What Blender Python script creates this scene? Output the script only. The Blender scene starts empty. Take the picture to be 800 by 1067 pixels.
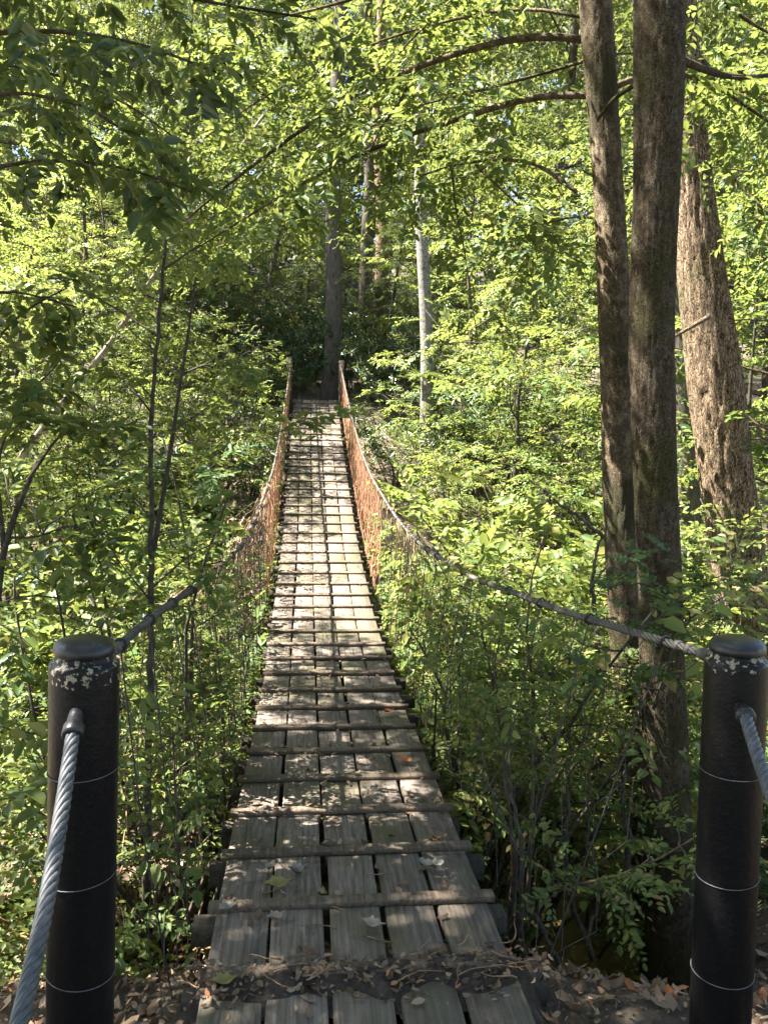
import bpy, math, random
import numpy as np
from mathutils import Vector, noise

# ------------------------------------------------------------------ camera, sky, sun, exposure
C = bpy.context.scene
COL = C.collection
FPX = 850.0                       # focal length in pixels of the 800 x 1067 photograph
CAM = np.array([-0.19, 0.0, 1.76])
YAW, PITCH, ROLL = 5.5, -6.28, 1.2


def basis():
    y, p, r = map(math.radians, (YAW, PITCH, ROLL))
    F = np.array([math.sin(y) * math.cos(p), math.cos(y) * math.cos(p), math.sin(p)])
    R0 = np.array([math.cos(y), -math.sin(y), 0.0])
    U0 = np.cross(R0, F)
    return R0 * math.cos(r) + U0 * math.sin(r), -R0 * math.sin(r) + U0 * math.cos(r), F


RT, UP, FW = basis()
cam_data = bpy.data.cameras.new('camera')
cam_data.sensor_fit = 'VERTICAL'
cam_data.sensor_height = 24.0
cam_data.lens = 24.0 * FPX / 1067.0
cam_data.clip_start = 0.05
cam_data.clip_end = 600.0
cam = bpy.data.objects.new('camera', cam_data)
COL.objects.link(cam)
from mathutils import Matrix
cam.matrix_world = Matrix(((RT[0], UP[0], -FW[0], CAM[0]), (RT[1], UP[1], -FW[1], CAM[1]),
                           (RT[2], UP[2], -FW[2], CAM[2]), (0, 0, 0, 1)))
C.camera = cam

SUN_EL, SUN_AZ = math.radians(56.0), math.radians(-80.0)      # azimuth clockwise from +Y
SUN = np.array([math.sin(SUN_AZ) * math.cos(SUN_EL), math.cos(SUN_AZ) * math.cos(SUN_EL), math.sin(SUN_EL)])
world = bpy.data.worlds.new('World')
C.world = world
world.use_nodes = True
wn = world.node_tree.nodes
bg = wn['Background']
sky = wn.new('ShaderNodeTexSky')
sky.sky_type = 'NISHITA'
sky.sun_disc = False
sky.sun_elevation = SUN_EL
sky.sun_rotation = SUN_AZ
world.node_tree.links.new(sky.outputs[0], bg.inputs[0])
bg.inputs[1].default_value = 0.05
sun_data = bpy.data.lights.new('sun', 'SUN')
sun_data.energy = 5.0
sun_data.angle = math.radians(0.55)
sun_data.color = (1.0, 0.95, 0.87)
sun = bpy.data.objects.new('sun', sun_data)
sun.rotation_euler = Vector(SUN).to_track_quat('Z', 'Y').to_euler()
sun.location = (-20, -4, 25)
COL.objects.link(sun)

C.view_settings.view_transform = 'Standard'
C.view_settings.look = 'None'
C.view_settings.exposure = 3.15
C.view_settings.gamma = 1.0
C.view_settings.use_curve_mapping = False
C.cycles.max_bounces = 7
C.cycles.diffuse_bounces = 3
C.cycles.glossy_bounces = 2
C.cycles.transmission_bounces = 4
C.cycles.caustics_reflective = False
C.cycles.caustics_refractive = False

rnd = random.Random(7)


# ------------------------------------------------------------------ helpers
def at(px, py, d):
    """world point seen at photo pixel (px, py) at distance d along the view axis"""
    return CAM + d * (FW + (px - 400.0) / FPX * RT + (533.5 - py) / FPX * UP)


def at_y(px, py, Y):
    v = FW + (px - 400.0) / FPX * RT + (533.5 - py) / FPX * UP
    return CAM + v * (Y - CAM[1]) / v[1]


def unit(v):
    v = np.asarray(v, float)
    return v / (np.linalg.norm(v, axis=-1, keepdims=True) + 1e-9)


def tag(o, label=None, cat=None, group=None, kind=None):
    if label: o['label'] = label
    if cat: o['category'] = cat
    if group: o['group'] = group
    if kind: o['kind'] = kind
    return o


def empty(name, loc, label, cat, group=None):
    o = bpy.data.objects.new(name, None)
    o.location = tuple(loc)
    o.empty_display_size = 0.2
    COL.objects.link(o)
    return tag(o, label, cat, group)


def mesh_np(name, V, quads=None, tris=None, smooth=False):
    me = bpy.data.meshes.new(name)
    V = np.asarray(V, np.float32)
    me.vertices.add(len(V))
    me.vertices.foreach_set('co', V.ravel())
    idx, st, n = [], [], 0
    if quads is not None and len(quads):
        q = np.asarray(quads, np.int32)
        idx.append(q.ravel()); st.append(np.arange(len(q)) * 4); n += q.size
    if tris is not None and len(tris):
        t = np.asarray(tris, np.int32)
        idx.append(t.ravel()); st.append(n + np.arange(len(t)) * 3)
    idx = np.concatenate(idx).astype(np.int32); st = np.concatenate(st).astype(np.int32)
    me.loops.add(len(idx)); me.loops.foreach_set('vertex_index', idx)
    me.polygons.add(len(st)); me.polygons.foreach_set('loop_start', st)
    if smooth:
        me.polygons.foreach_set('use_smooth', np.ones(len(st), bool))
    me.update(calc_edges=True)
    return me


class MB:
    """collects quads, tris of one mesh in world coordinates"""
    def __init__(s):
        s.V, s.Q, s.T, s.n = [], [], [], 0

    def add(s, V, Q=None, T=None):
        V = np.asarray(V, float)
        s.V.append(V)
        if Q is not None and len(Q): s.Q.append(np.asarray(Q, int) + s.n)
        if T is not None and len(T): s.T.append(np.asarray(T, int) + s.n)
        s.n += len(V)

    def tube(s, pts, rad, sides=6, cap=True, rough=0.0, rseed=0.0):
        P = np.asarray(pts, float)
        n = len(P)
        R = np.broadcast_to(np.asarray(rad, float), (n,)).copy()
        T = np.gradient(P, axis=0)
        T = unit(T)
        a = np.array([0, 0, 1.0]) if abs(T[0][2]) < 0.9 else np.array([1.0, 0, 0])
        u = unit(np.cross(T[0], a))
        U = np.zeros((n, 3))
        for i in range(n):
            u = u - T[i] * np.dot(u, T[i])
            u = u / (np.linalg.norm(u) + 1e-9)
            U[i] = u
        W = np.cross(T, U)
        ang = np.arange(sides) / sides * 2 * math.pi
        rr = np.ones((n, sides))
        if rough:
            for i in range(n):
                for k in range(sides):
                    p = P[i] * 3.1 + np.array([math.cos(ang[k]), math.sin(ang[k]), 0]) * 2.2 + rseed
                    rr[i, k] = 1 + rough * noise.noise(Vector(p)) + rough * 0.6 * noise.noise(Vector((p[0] * 3.3, p[1] * 3.3, p[2] * 1.1)))
        V = P[:, None, :] + (R[:, None] * rr)[:, :, None] * (np.cos(ang)[None, :, None] * U[:, None, :] + np.sin(ang)[None, :, None] * W[:, None, :])
        V = V.reshape(-1, 3)
        i = np.arange(n - 1)[:, None] * sides
        k = np.arange(sides)[None, :]
        k2 = (k + 1) % sides
        Q = np.stack([i + k, i + k2, i + sides + k2, i + sides + k], -1).reshape(-1, 4)
        Tt = []
        if cap and sides > 2:
            c = n * sides
            V = np.vstack([V, P[0], P[-1]])
            for kk in range(sides):
                Tt.append((c, (kk + 1) % sides, kk))
                Tt.append((c + 1, (n - 1) * sides + kk, (n - 1) * sides + (kk + 1) % sides))
        s.add(V, Q, Tt)

    def bark_tube(s, P, R, sides, rings, ridge, freq, zf, seed):
        P = np.asarray(P, float); n0 = len(P)
        t0 = np.linspace(0, 1, n0); t = np.linspace(0, 1, rings)
        Q = np.stack([np.interp(t, t0, P[:, k]) for k in range(3)], -1); R = np.interp(t, t0, R)
        T = unit(np.gradient(Q, axis=0)); U = unit(np.cross(T, np.cross([1.0, 0, 0], T))); W = np.cross(T, U)
        seg = np.r_[0, np.cumsum(np.linalg.norm(np.diff(Q, axis=0), axis=1))]
        ang = np.arange(sides) / sides * 2 * math.pi
        rr = np.zeros((rings, sides))
        for i in range(rings):
            for k in range(sides):
                c, d = math.cos(ang[k]), math.sin(ang[k])
                big = noise.noise(Vector((c * .9, d * .9, seg[i] * 1.1 + seed))) * .07
                v = noise.noise(Vector((c * freq, d * freq, seg[i] * zf + seed * 3)))
                v2 = noise.noise(Vector((c * freq * 2.3, d * freq * 2.3, seg[i] * zf * 2.5 + seed)))
                rr[i, k] = R[i] * (1 + big) - ridge * max(0, .22 - abs(v + .35 * v2)) * 4.5 * min(1, R[i] / .08)
        V = Q[:, None, :] + rr[:, :, None] * (np.cos(ang)[None, :, None] * U[:, None] + np.sin(ang)[None, :, None] * W[:, None])
        i = np.arange(rings - 1)[:, None] * sides; k = np.arange(sides)[None, :]; k2 = (k + 1) % sides
        s.add(V.reshape(-1, 3), np.stack([i + k, i + k2, i + sides + k2, i + sides + k], -1).reshape(-1, 4))

    def sweep(s, pts, w, h, side, ch=0.006, wob=0.0, rg=None):
        """chamfered rectangle w x h swept along pts; side = width direction"""
        P = np.asarray(pts, float)
        n = len(P)
        T = unit(np.gradient(P, axis=0))
        S = unit(np.broadcast_to(np.asarray(side, float), (n, 3)))
        N = unit(np.cross(S, T))
        N = N * np.sign(N[:, 2:3] + 1e-6)
        a, b = w / 2, h / 2
        prof = [(-a, -b + ch), (-a + ch, -b), (a - ch, -b), (a, -b + ch), (a, b - ch), (a - ch, b), (-a + ch, b), (-a, b - ch)]
        V = np.zeros((n, 8, 3))
        for j, (x, y) in enumerate(prof):
            V[:, j] = P + S * x + N * y
        if wob and rg:
            V += np.array([[[rg.uniform(-wob, wob) for _ in range(3)] for _ in range(8)] for _ in range(n)])
        V = V.reshape(-1, 3)
        i = np.arange(n - 1)[:, None] * 8
        k = np.arange(8)[None, :]
        k2 = (k + 1) % 8
        Q = np.stack([i + k, i + k2, i + 8 + k2, i + 8 + k], -1).reshape(-1, 4)
        T3 = []
        for base, o in ((0, 1), ((n - 1) * 8, -1)):
            for kk in range(1, 7):
                T3.append((base, base + kk + (1 if o > 0 else 0), base + kk + (0 if o > 0 else 1)))
        s.add(V, Q, T3)

    def lathe(s, base, axis, prof, sides=32):
        base = np.asarray(base, float); axis = unit(axis)
        a = np.array([1.0, 0, 0]); u = unit(np.cross(axis, np.cross(a, axis))); w = np.cross(axis, u)
        ang = np.arange(sides) / sides * 2 * math.pi
        V = [base + axis * z + r * (math.cos(t) * u + math.sin(t) * w) for r, z in prof for t in ang]
        n = len(prof)
        i = np.arange(n - 1)[:, None] * sides
        k = np.arange(sides)[None, :]
        k2 = (k + 1) % sides
        Q = np.stack([i + k, i + k2, i + sides + k2, i + sides + k], -1).reshape(-1, 4)
        T = []
        V.append(base + axis * prof[-1][1])
        for kk in range(sides):
            T.append((n * sides, (n - 1) * sides + kk, (n - 1) * sides + (kk + 1) % sides))
        s.add(V, Q, T)

    def build(s, name, mat, parent=None, smooth=False):
        V = np.concatenate(s.V)
        if parent is not None:
            o, off = parent, np.zeros(3)
            while o is not None:
                off = off + np.array(o.location); o = o.parent
            V = V - off
        me = mesh_np(name, V, np.concatenate(s.Q) if s.Q else None, np.concatenate(s.T) if s.T else None, smooth)
        me.materials.append(mat)
        ob = bpy.data.objects.new(name, me)
        COL.objects.link(ob)
        ob.parent = parent
        return ob


# ------------------------------------------------------------------ materials
def new_mat(name):
    m = bpy.data.materials.new(name)
    m.use_nodes = True
    nt = m.node_tree
    return m, nt, nt.nodes, nt.links, nt.nodes['Principled BSDF']


def ramp(nd, stops):
    r = nd.new('ShaderNodeValToRGB')
    e = r.color_ramp.elements
    while len(e) < len(stops): e.new(0.5)
    for el, (p, c) in zip(e, stops):
        el.position = p
        el.color = (*c, 1)
    return r


def noise_node(nd, ln, scale, detail=4, rough=0.55, stretch=None, coord='Object'):
    tc = nd.new('ShaderNodeTexCoord')
    n = nd.new('ShaderNodeTexNoise')
    n.inputs['Scale'].default_value = scale
    n.inputs['Detail'].default_value = detail
    n.inputs['Roughness'].default_value = rough
    if stretch:
        mp = nd.new('ShaderNodeMapping')
        mp.inputs['Scale'].default_value = stretch
        ln.new(tc.outputs[coord], mp.inputs[0]); ln.new(mp.outputs[0], n.inputs[0])
    else:
        ln.new(tc.outputs[coord], n.inputs[0])
    return n


def mix_col(nd, ln, fac, a, b, mode='MIX'):
    m = nd.new('ShaderNodeMix')
    m.data_type = 'RGBA'
    m.blend_type = mode
    for sock, v in ((m.inputs[0], fac), (m.inputs[6], a), (m.inputs[7], b)):
        if isinstance(v, (int, float)): sock.default_value = v
        elif isinstance(v, tuple): sock.default_value = (*v, 1)
        else: ln.new(v, sock)
    return m.outputs[2]


def bump(nd, ln, p, h, strength, dist):
    b = nd.new('ShaderNodeBump')
    b.inputs['Strength'].default_value = strength
    b.inputs['Distance'].default_value = dist
    ln.new(h, b.inputs['Height'])
    ln.new(b.outputs[0], p.inputs['Normal'])


def bark(name, dark, mid, light, moss=None, moss_amt=0.5, scale=1.0, furrow=False, lichen=None, strength=0.8, fine=False, plates=None):
    m, nt, nd, ln, p = new_mat(name)
    st = (14 * scale, 14 * scale, 2.6 * scale) if furrow else (7 * scale, 7 * scale, 5 * scale)
    n1 = noise_node(nd, ln, 2.0 if not fine else 3.2, 8, 0.72, st)
    r = ramp(nd, [(0.34, dark), (0.5, mid), (0.66, light)])
    ln.new(n1.outputs[0], r.inputs[0])
    col = r.outputs[0]
    if lichen:
        n3 = noise_node(nd, ln, 8.5 * scale, 7, 0.7)
        r3 = ramp(nd, [(0.55, (0, 0, 0)), (0.62, (1, 1, 1))])
        ln.new(n3.outputs[0], r3.inputs[0])
        col = mix_col(nd, ln, r3.outputs[0], col, lichen)
    if moss:
        n2 = noise_node(nd, ln, 2.1, 5, 0.6)
        r2 = ramp(nd, [(0.62 - 0.35 * moss_amt, (0, 0, 0)), (0.78 - 0.35 * moss_amt, (1, 1, 1))])
        ln.new(n2.outputs[0], r2.inputs[0])
        col = mix_col(nd, ln, r2.outputs[0], col, moss)
    hgt = n1.outputs[0]
    if plates:
        tc = nd.new('ShaderNodeTexCoord'); mp = nd.new('ShaderNodeMapping'); mp.inputs['Scale'].default_value = plates[:3]
        nz = noise_node(nd, ln, 6.0, 4, 0.6)
        av = nd.new('ShaderNodeVectorMath'); av.operation = 'MULTIPLY_ADD'; av.inputs[1].default_value = (.13, .13, .13)
        ln.new(nz.outputs['Color'], av.inputs[0]); ln.new(tc.outputs['Object'], av.inputs[2]); ln.new(av.outputs[0], mp.inputs[0])
        vo = nd.new('ShaderNodeTexVoronoi'); vo.feature = 'DISTANCE_TO_EDGE'; ln.new(mp.outputs[0], vo.inputs['Vector'])
        rv = ramp(nd, [(0.005, (plates[3],) * 3), (0.085, (1, 1, 1))]); ln.new(vo.outputs['Distance'], rv.inputs[0])
        col = mix_col(nd, ln, rv.outputs[0], dark, col)
        mm = nd.new('ShaderNodeMath'); mm.operation = 'MULTIPLY_ADD'; mm.inputs[1].default_value = .35
        ln.new(n1.outputs[0], mm.inputs[0]); ln.new(rv.outputs[0], mm.inputs[2]); hgt = mm.outputs[0]
    ln.new(col, p.inputs['Base Color'])
    p.inputs['Roughness'].default_value = 0.9
    p.inputs['Specular IOR Level'].default_value = 0.2
    bump(nd, ln, p, hgt, strength, 0.03)
    return m


def leaf_mat(name, stops, trans=(0.35, 0.39, 0.085), tfac=0.42, rough=0.5, spec=0.3):
    m, nt, nd, ln, p = new_mat(name)
    g = nd.new('ShaderNodeNewGeometry')
    r = ramp(nd, stops)
    ln.new(g.outputs['Random Per Island'], r.inputs[0])
    ln.new(r.outputs[0], p.inputs['Base Color'])
    p.inputs['Roughness'].default_value = rough
    p.inputs['Specular IOR Level'].default_value = spec
    t = nd.new('ShaderNodeBsdfTranslucent')
    c = mix_col(nd, ln, 0.55, r.outputs[0], trans)
    ln.new(c, t.inputs[0])
    mx = nd.new('ShaderNodeMixShader')
    mx.inputs[0].default_value = tfac
    ln.new(p.outputs[0], mx.inputs[1]); ln.new(t.outputs[0], mx.inputs[2])
    ln.new(mx.outputs[0], nd['Material Output'].inputs[0])
    return m


M = {}
M['leaf_bright'] = leaf_mat('leaf_bright', [(0, (.05, .09, .02)), (.3, (.094, .146, .034)), (.7, (.155, .192, .05)), (.92, (.23, .225, .075)), (1, (.30, .19, .08))])
M['leaf_mid'] = leaf_mat('leaf_mid', [(0, (.034, .075, .018)), (.45, (.064, .116, .028)), (.85, (.112, .158, .04)), (1, (.20, .19, .06))])
M['leaf_broad'] = leaf_mat('leaf_broad', [(0, (.06, .10, .022)), (.4, (.095, .145, .032)), (.8, (.15, .185, .045)), (1, (.26, .22, .07))], tfac=0.45)
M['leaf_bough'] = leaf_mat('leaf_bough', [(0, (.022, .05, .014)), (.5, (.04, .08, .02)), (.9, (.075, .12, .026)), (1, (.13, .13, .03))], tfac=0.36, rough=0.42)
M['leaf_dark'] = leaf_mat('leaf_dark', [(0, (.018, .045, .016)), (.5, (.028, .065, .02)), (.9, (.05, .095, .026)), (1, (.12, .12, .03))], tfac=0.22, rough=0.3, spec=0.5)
M['needle'] = leaf_mat('needle', [(0, (.03, .065, .022)), (.6, (.05, .10, .03)), (1, (.085, .14, .035))], tfac=0.3)
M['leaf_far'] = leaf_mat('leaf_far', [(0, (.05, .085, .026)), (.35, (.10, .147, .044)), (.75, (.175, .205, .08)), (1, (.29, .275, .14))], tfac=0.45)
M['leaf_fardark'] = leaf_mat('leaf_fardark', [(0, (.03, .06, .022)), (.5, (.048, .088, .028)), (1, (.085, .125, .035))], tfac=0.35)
M['litter'] = leaf_mat('litter', [(0, (.07, .045, .03)), (.35, (.14, .09, .055)), (.7, (.22, .155, .10)), (.93, (.30, .23, .16)), (1, (.28, .10, .03))], trans=(.3, .2, .1), tfac=0.12, rough=0.7, spec=0.2)
M['litter_yellow'] = leaf_mat('litter_yellow', [(0, (.14, .09, .04)), (.4, (.30, .20, .06)), (.8, (.42, .30, .09)), (1, (.36, .12, .03))], trans=(.4, .25, .1), tfac=0.15, rough=0.6, spec=0.3)
M['twig'] = bark('twig', (.03, .024, .018), (.06, .05, .038), (.11, .095, .075), scale=3, strength=0.4)
M['twig_pale'] = bark('twig_pale', (.16, .13, .10), (.26, .22, .17), (.36, .32, .26), scale=3, strength=0.4)
M['stem_brown'] = bark('stem_brown', (.045, .033, .023), (.10, .072, .05), (.17, .13, .09), scale=3, strength=0.4)
M['vine'] = bark('vine', (.12, .075, .045), (.22, .14, .085), (.34, .23, .14), scale=3, strength=0.3)
M['bark_mottled'] = bark('bark_mottled', (.05, .037, .024), (.15, .11, .068), (.29, .22, .135), moss=(.06, .055, .025), moss_amt=0.45, lichen=(.25, .20, .13), fine=True, scale=1.3, strength=1.0, plates=(26, 26, 13, .4))
M['bark_mossy'] = bark('bark_mossy', (.032, .024, .015), (.082, .06, .037), (.16, .12, .075), moss=(.06, .055, .018), moss_amt=0.40, scale=1.6, fine=True, lichen=(.12, .105, .08), strength=1.0, plates=(30, 30, 10, .25))
M['bark_furrow'] = bark('bark_furrow', (.03, .021, .014), (.19, .13, .08), (.38, .29, .19), moss=(.12, .11, .05), moss_amt=0.2, furrow=True, scale=1.6, strength=1.0, plates=(13, 13, 3.0, 0))
M['bark_far'] = bark('bark_far', (.04, .035, .03), (.09, .075, .06), (.15, .13, .105), furrow=True)
M['bark_brown'] = bark('bark_brown', (.08, .05, .03), (.17, .11, .07), (.27, .19, .125), furrow=True)
M['bark_pale'] = bark('bark_pale', (.075, .068, .055), (.19, .175, .15), (.31, .29, .255), scale=1.2, lichen=(.085, .085, .06), fine=True)


def wood_mat(name, dark, mid, light, algae, algae_amt, gray):
    m, nt, nd, ln, p = new_mat(name)
    n1 = noise_node(nd, ln, 1.0, 7, 0.65, (70, 2.2, 70))
    r = ramp(nd, [(0.3, dark), (0.5, mid), (0.75, light)])
    ln.new(n1.outputs[0], r.inputs[0])
    oi = nd.new('ShaderNodeObjectInfo')
    hs = nd.new('ShaderNodeHueSaturation')
    mr = nd.new('ShaderNodeMapRange')
    mr.inputs[3].default_value = 0.72; mr.inputs[4].default_value = 1.25
    ln.new(oi.outputs['Random'], mr.inputs[0]); ln.new(mr.outputs[0], hs.inputs['Value'])
    ln.new(r.outputs[0], hs.inputs['Color'])
    n2 = noise_node(nd, ln, 1.7, 6, 0.65)
    r2 = ramp(nd, [(0.45, (0, 0, 0)), (0.68, (algae_amt,) * 3)])
    ln.new(n2.outputs[0], r2.inputs[0])
    c = mix_col(nd, ln, r2.outputs[0], hs.outputs[0], algae)
    n3 = noise_node(nd, ln, 9.0, 6, 0.7)
    r3 = ramp(nd, [(0.54, (0, 0, 0)), (0.66, (.75,) * 3)])
    ln.new(n3.outputs[0], r3.inputs[0])
    c = mix_col(nd, ln, r3.outputs[0], c, gray)
    ln.new(c, p.inputs['Base Color'])
    p.inputs['Roughness'].default_value = 0.85
    p.inputs['Specular IOR Level'].default_value = 0.25
    bump(nd, ln, p, n1.outputs[0], 0.55, 0.012)
    return m


M['board'] = wood_mat('weathered_board', (.062, .048, .037), (.14, .114, .092), (.25, .208, .178), (.082, .078, .032), 0.9, (.075, .06, .045))
M['batten'] = wood_mat('weathered_batten', (.05, .036, .026), (.12, .088, .064), (.22, .165, .12), (.10, .095, .06), 0.5, (.06, .045, .035))
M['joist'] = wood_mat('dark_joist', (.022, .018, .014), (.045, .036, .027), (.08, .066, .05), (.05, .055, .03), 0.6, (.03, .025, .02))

m, nt, nd, ln, p = new_mat('black_post')
n1 = noise_node(nd, ln, 55.0, 5, 0.62)
tc = nd.new('ShaderNodeTexCoord'); sx = nd.new('ShaderNodeSeparateXYZ'); ln.new(tc.outputs['Object'], sx.inputs[0])
band = nd.new('ShaderNodeMapRange'); band.inputs[1].default_value = 1.39; band.inputs[2].default_value = 1.47
band.inputs[3].default_value = 0.0; band.inputs[4].default_value = 0.27
ln.new(sx.outputs[2], band.inputs[0])
band2 = nd.new('ShaderNodeMapRange'); band2.inputs[1].default_value = 1.60; band2.inputs[2].default_value = 1.62
band2.inputs[3].default_value = 0.0; band2.inputs[4].default_value = -0.36
ln.new(sx.outputs[2], band2.inputs[0])
ad = nd.new('ShaderNodeMath'); ad.operation = 'ADD'; ln.new(n1.outputs[0], ad.inputs[0]); ln.new(band.outputs[0], ad.inputs[1])
ad2 = nd.new('ShaderNodeMath'); ad2.operation = 'ADD'; ln.new(ad.outputs[0], ad2.inputs[0]); ln.new(band2.outputs[0], ad2.inputs[1])
r = ramp(nd, [(0.80, (0, 0, 0)), (0.86, (1, 1, 1))]); ln.new(ad2.outputs[0], r.inputs[0])
n2 = noise_node(nd, ln, 60.0, 4, 0.6)
r2 = ramp(nd, [(0.35, (.004, .004, .005)), (0.66, (.006, .006, .007)), (0.78, (.02, .02, .021))]); ln.new(n2.outputs[0], r2.inputs[0])
n4 = noise_node(nd, ln, 3.0, 8, 0.75, (3, 3, .8)); r4 = ramp(nd, [(0.52, (0, 0, 0)), (0.72, (.8, .8, .8))]); ln.new(n4.outputs[0], r4.inputs[0])
grime = mix_col(nd, ln, r4.outputs[0], r2.outputs[0], (.010, .009, .008))
ln.new(mix_col(nd, ln, r.outputs[0], grime, (.30, .27, .20)), p.inputs['Base Color'])
rr_ = nd.new('ShaderNodeMapRange'); rr_.inputs[3].default_value = 0.36; rr_.inputs[4].default_value = 0.95
ln.new(r.outputs[0], rr_.inputs[0]); ln.new(rr_.outputs[0], p.inputs['Roughness'])
p.inputs['Specular IOR Level'].default_value = 0.2
bump(nd, ln, p, ad2.outputs[0], 0.35, 0.006)
M['post'] = m

m, nt, nd, ln, p = new_mat('galvanised_steel')
n1 = noise_node(nd, ln, 40, 4)
r = ramp(nd, [(0.3, (.05, .052, .056)), (0.7, (.125, .13, .137))]); ln.new(n1.outputs[0], r.inputs[0]); ln.new(r.outputs[0], p.inputs['Base Color'])
p.inputs['Metallic'].default_value = 0.35; p.inputs['Roughness'].default_value = 0.55
M['steel'] = m
m, nt, nd, ln, p = new_mat('dull_cable')
n1 = noise_node(nd, ln, 30, 4)
r = ramp(nd, [(0.3, (.045, .04, .035)), (0.7, (.12, .11, .095))]); ln.new(n1.outputs[0], r.inputs[0]); ln.new(r.outputs[0], p.inputs['Base Color'])
p.inputs['Metallic'].default_value = 0.2; p.inputs['Roughness'].default_value = 0.65
M['cable'] = m
m, nt, nd, ln, p = new_mat('rusty_wire')
n1 = noise_node(nd, ln, 6, 4)
r = ramp(nd, [(0.3, (.21, .095, .05)), (0.55, (.40, .205, .115)), (0.75, (.52, .33, .20))]); ln.new(n1.outputs[0], r.inputs[0]); ln.new(r.outputs[0], p.inputs['Base Color'])
p.inputs['Roughness'].default_value = 0.85
M['rust'] = m
m, nt, nd, ln, p = new_mat('dark_wire')
p.inputs['Base Color'].default_value = (.035, .03, .027, 1); p.inputs['Roughness'].default_value = 0.7
M['wire'] = m

m, nt, nd, ln, p = new_mat('forest_floor')
n1 = noise_node(nd, ln, 3.0, 8, 0.7)
r = ramp(nd, [(0.3, (.05, .037, .025)), (0.5, (.12, .09, .06)), (0.72, (.24, .19, .13))]); ln.new(n1.outputs[0], r.inputs[0])
n2 = noise_node(nd, ln, 0.35, 4, 0.6)
r2 = ramp(nd, [(0.5, (0, 0, 0)), (0.66, (.7,) * 3)]); ln.new(n2.outputs[0], r2.inputs[0])
ln.new(mix_col(nd, ln, r2.outputs[0], r.outputs[0], (.045, .06, .02)), p.inputs['Base Color'])
p.inputs['Roughness'].default_value = 0.95
n3 = noise_node(nd, ln, 24.0, 8, 0.75)
bump(nd, ln, p, n3.outputs[0], 1.0, 0.06)
M['floor'] = m
m, nt, nd, ln, p = new_mat('dirt')
n1 = noise_node(nd, ln, 22.0, 8, 0.75)
r = ramp(nd, [(0.3, (.018, .013, .01)), (0.5, (.05, .037, .027)), (0.75, (.115, .09, .066))]); ln.new(n1.outputs[0], r.inputs[0]); ln.new(r.outputs[0], p.inputs['Base Color'])
p.inputs['Roughness'].default_value = 0.95
n3 = noise_node(nd, ln, 70.0, 6, 0.7)
bump(nd, ln, p, n3.outputs[0], 1.0, 0.03)
M['dirt'] = m
m, nt, nd, ln, p = new_mat('creek_water')
n1 = noise_node(nd, ln, 0.9, 4, 0.6)
r = ramp(nd, [(0.35, (.14, .095, .035)), (0.6, (.24, .165, .06)), (0.75, (.12, .11, .05))]); ln.new(n1.outputs[0], r.inputs[0]); ln.new(r.outputs[0], p.inputs['Base Color'])
p.inputs['Roughness'].default_value = 0.06
p.inputs['Specular IOR Level'].default_value = 0.8
n3 = noise_node(nd, ln, 5.0, 3, 0.5)
bump(nd, ln, p, n3.outputs[0], 0.12, 0.05)
M['water'] = m

# ------------------------------------------------------------------ ground, creek
PY = [-40, 0, 2.2, 2.7, 3.3, 4.7, 5.4, 9.2, 10.2, 13, 16, 19, 22, 32, 60, 90]
PZ = [.3, -.06, -.10, -.22, -.62, -1.5, -1.8, -1.8, -1.4, -.35, .95, 2.1, 2.45, 4.2, 13, 22]


def ground(x, y):
    s = np.clip((x - 1.4) * 0.95, 0, 3.6) - np.clip((-x - 3.0) * 0.25, 0, 1.5)
    ye = np.where(y > 2.7, np.maximum(y - s, np.minimum(y, 2.9)), y)
    z = np.interp(ye, PY, PZ)
    big = 0.10 * np.sin(x * 1.3 + y * .7) * np.sin(y * 1.1 - x * .6) + 0.05 * np.sin(x * 3.1 + 1) * np.sin(y * 2.7 + 2)
    w = np.clip((np.abs(x) - .5) / 1.5, 0, 1) * np.clip((y - 2.2) / 1.0, 0.15, 1)
    z = z - .5 * np.clip((x - .75) / .6, 0, 1) * np.clip((y - 2.45) / .8, 0, 1) * np.clip((6.0 - y) / 1.2, 0, 1)
    return z + big * w + np.where(y < 2.3, -0.02, 0)


def axis_pts(segs):
    out = []
    for a, b, st in segs:
        out.extend(np.arange(a, b, st))
    return np.array(out + [segs[-1][1]])


gx = axis_pts([(-90, -30, 10), (-30, -8, 1.5), (-8, 8, .22), (8, 30, 1.5), (30, 90, 10)])
gy = axis_pts([(-40, -4, 4), (-4, 1, .5), (1, 14, .2), (14, 30, .8), (30, 90, 6)])
GX, GY = np.meshgrid(gx, gy)
GZ = ground(GX, GY)
for i in range(len(gy)):
    if 0 < gy[i] < 16:
        for j in range(len(gx)):
            if abs(gx[j]) < 8:
                GZ[i, j] += 0.05 * noise.noise(Vector((gx[j] * 2.3, gy[i] * 2.3, 0))) + 0.03 * noise.noise(Vector((gx[j] * 6, gy[i] * 6, 4)))
nx, ny = len(gx), len(gy)
ii = np.arange(ny - 1)[:, None] * nx + np.arange(nx - 1)[None, :]
b = MB()
b.add(np.stack([GX, GY, GZ], -1).reshape(-1, 3), np.stack([ii, ii + 1, ii + nx + 1, ii + nx], -1).reshape(-1, 4))
tag(b.build('ground', M['floor'], smooth=True), kind='structure')
WZ = -1.47
b = MB()
wx, wy = np.meshgrid(np.linspace(-40, 40, 41), np.linspace(3.0, 17, 15))
k = np.arange(14)[:, None] * 41 + np.arange(40)[None, :]
b.add(np.stack([wx, wy, np.full_like(wx, WZ)], -1).reshape(-1, 3), np.stack([k, k + 1, k + 42, k + 41], -1).reshape(-1, 4))
tag(b.build('creek_water', M['water'], smooth=True), kind='structure')

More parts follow.
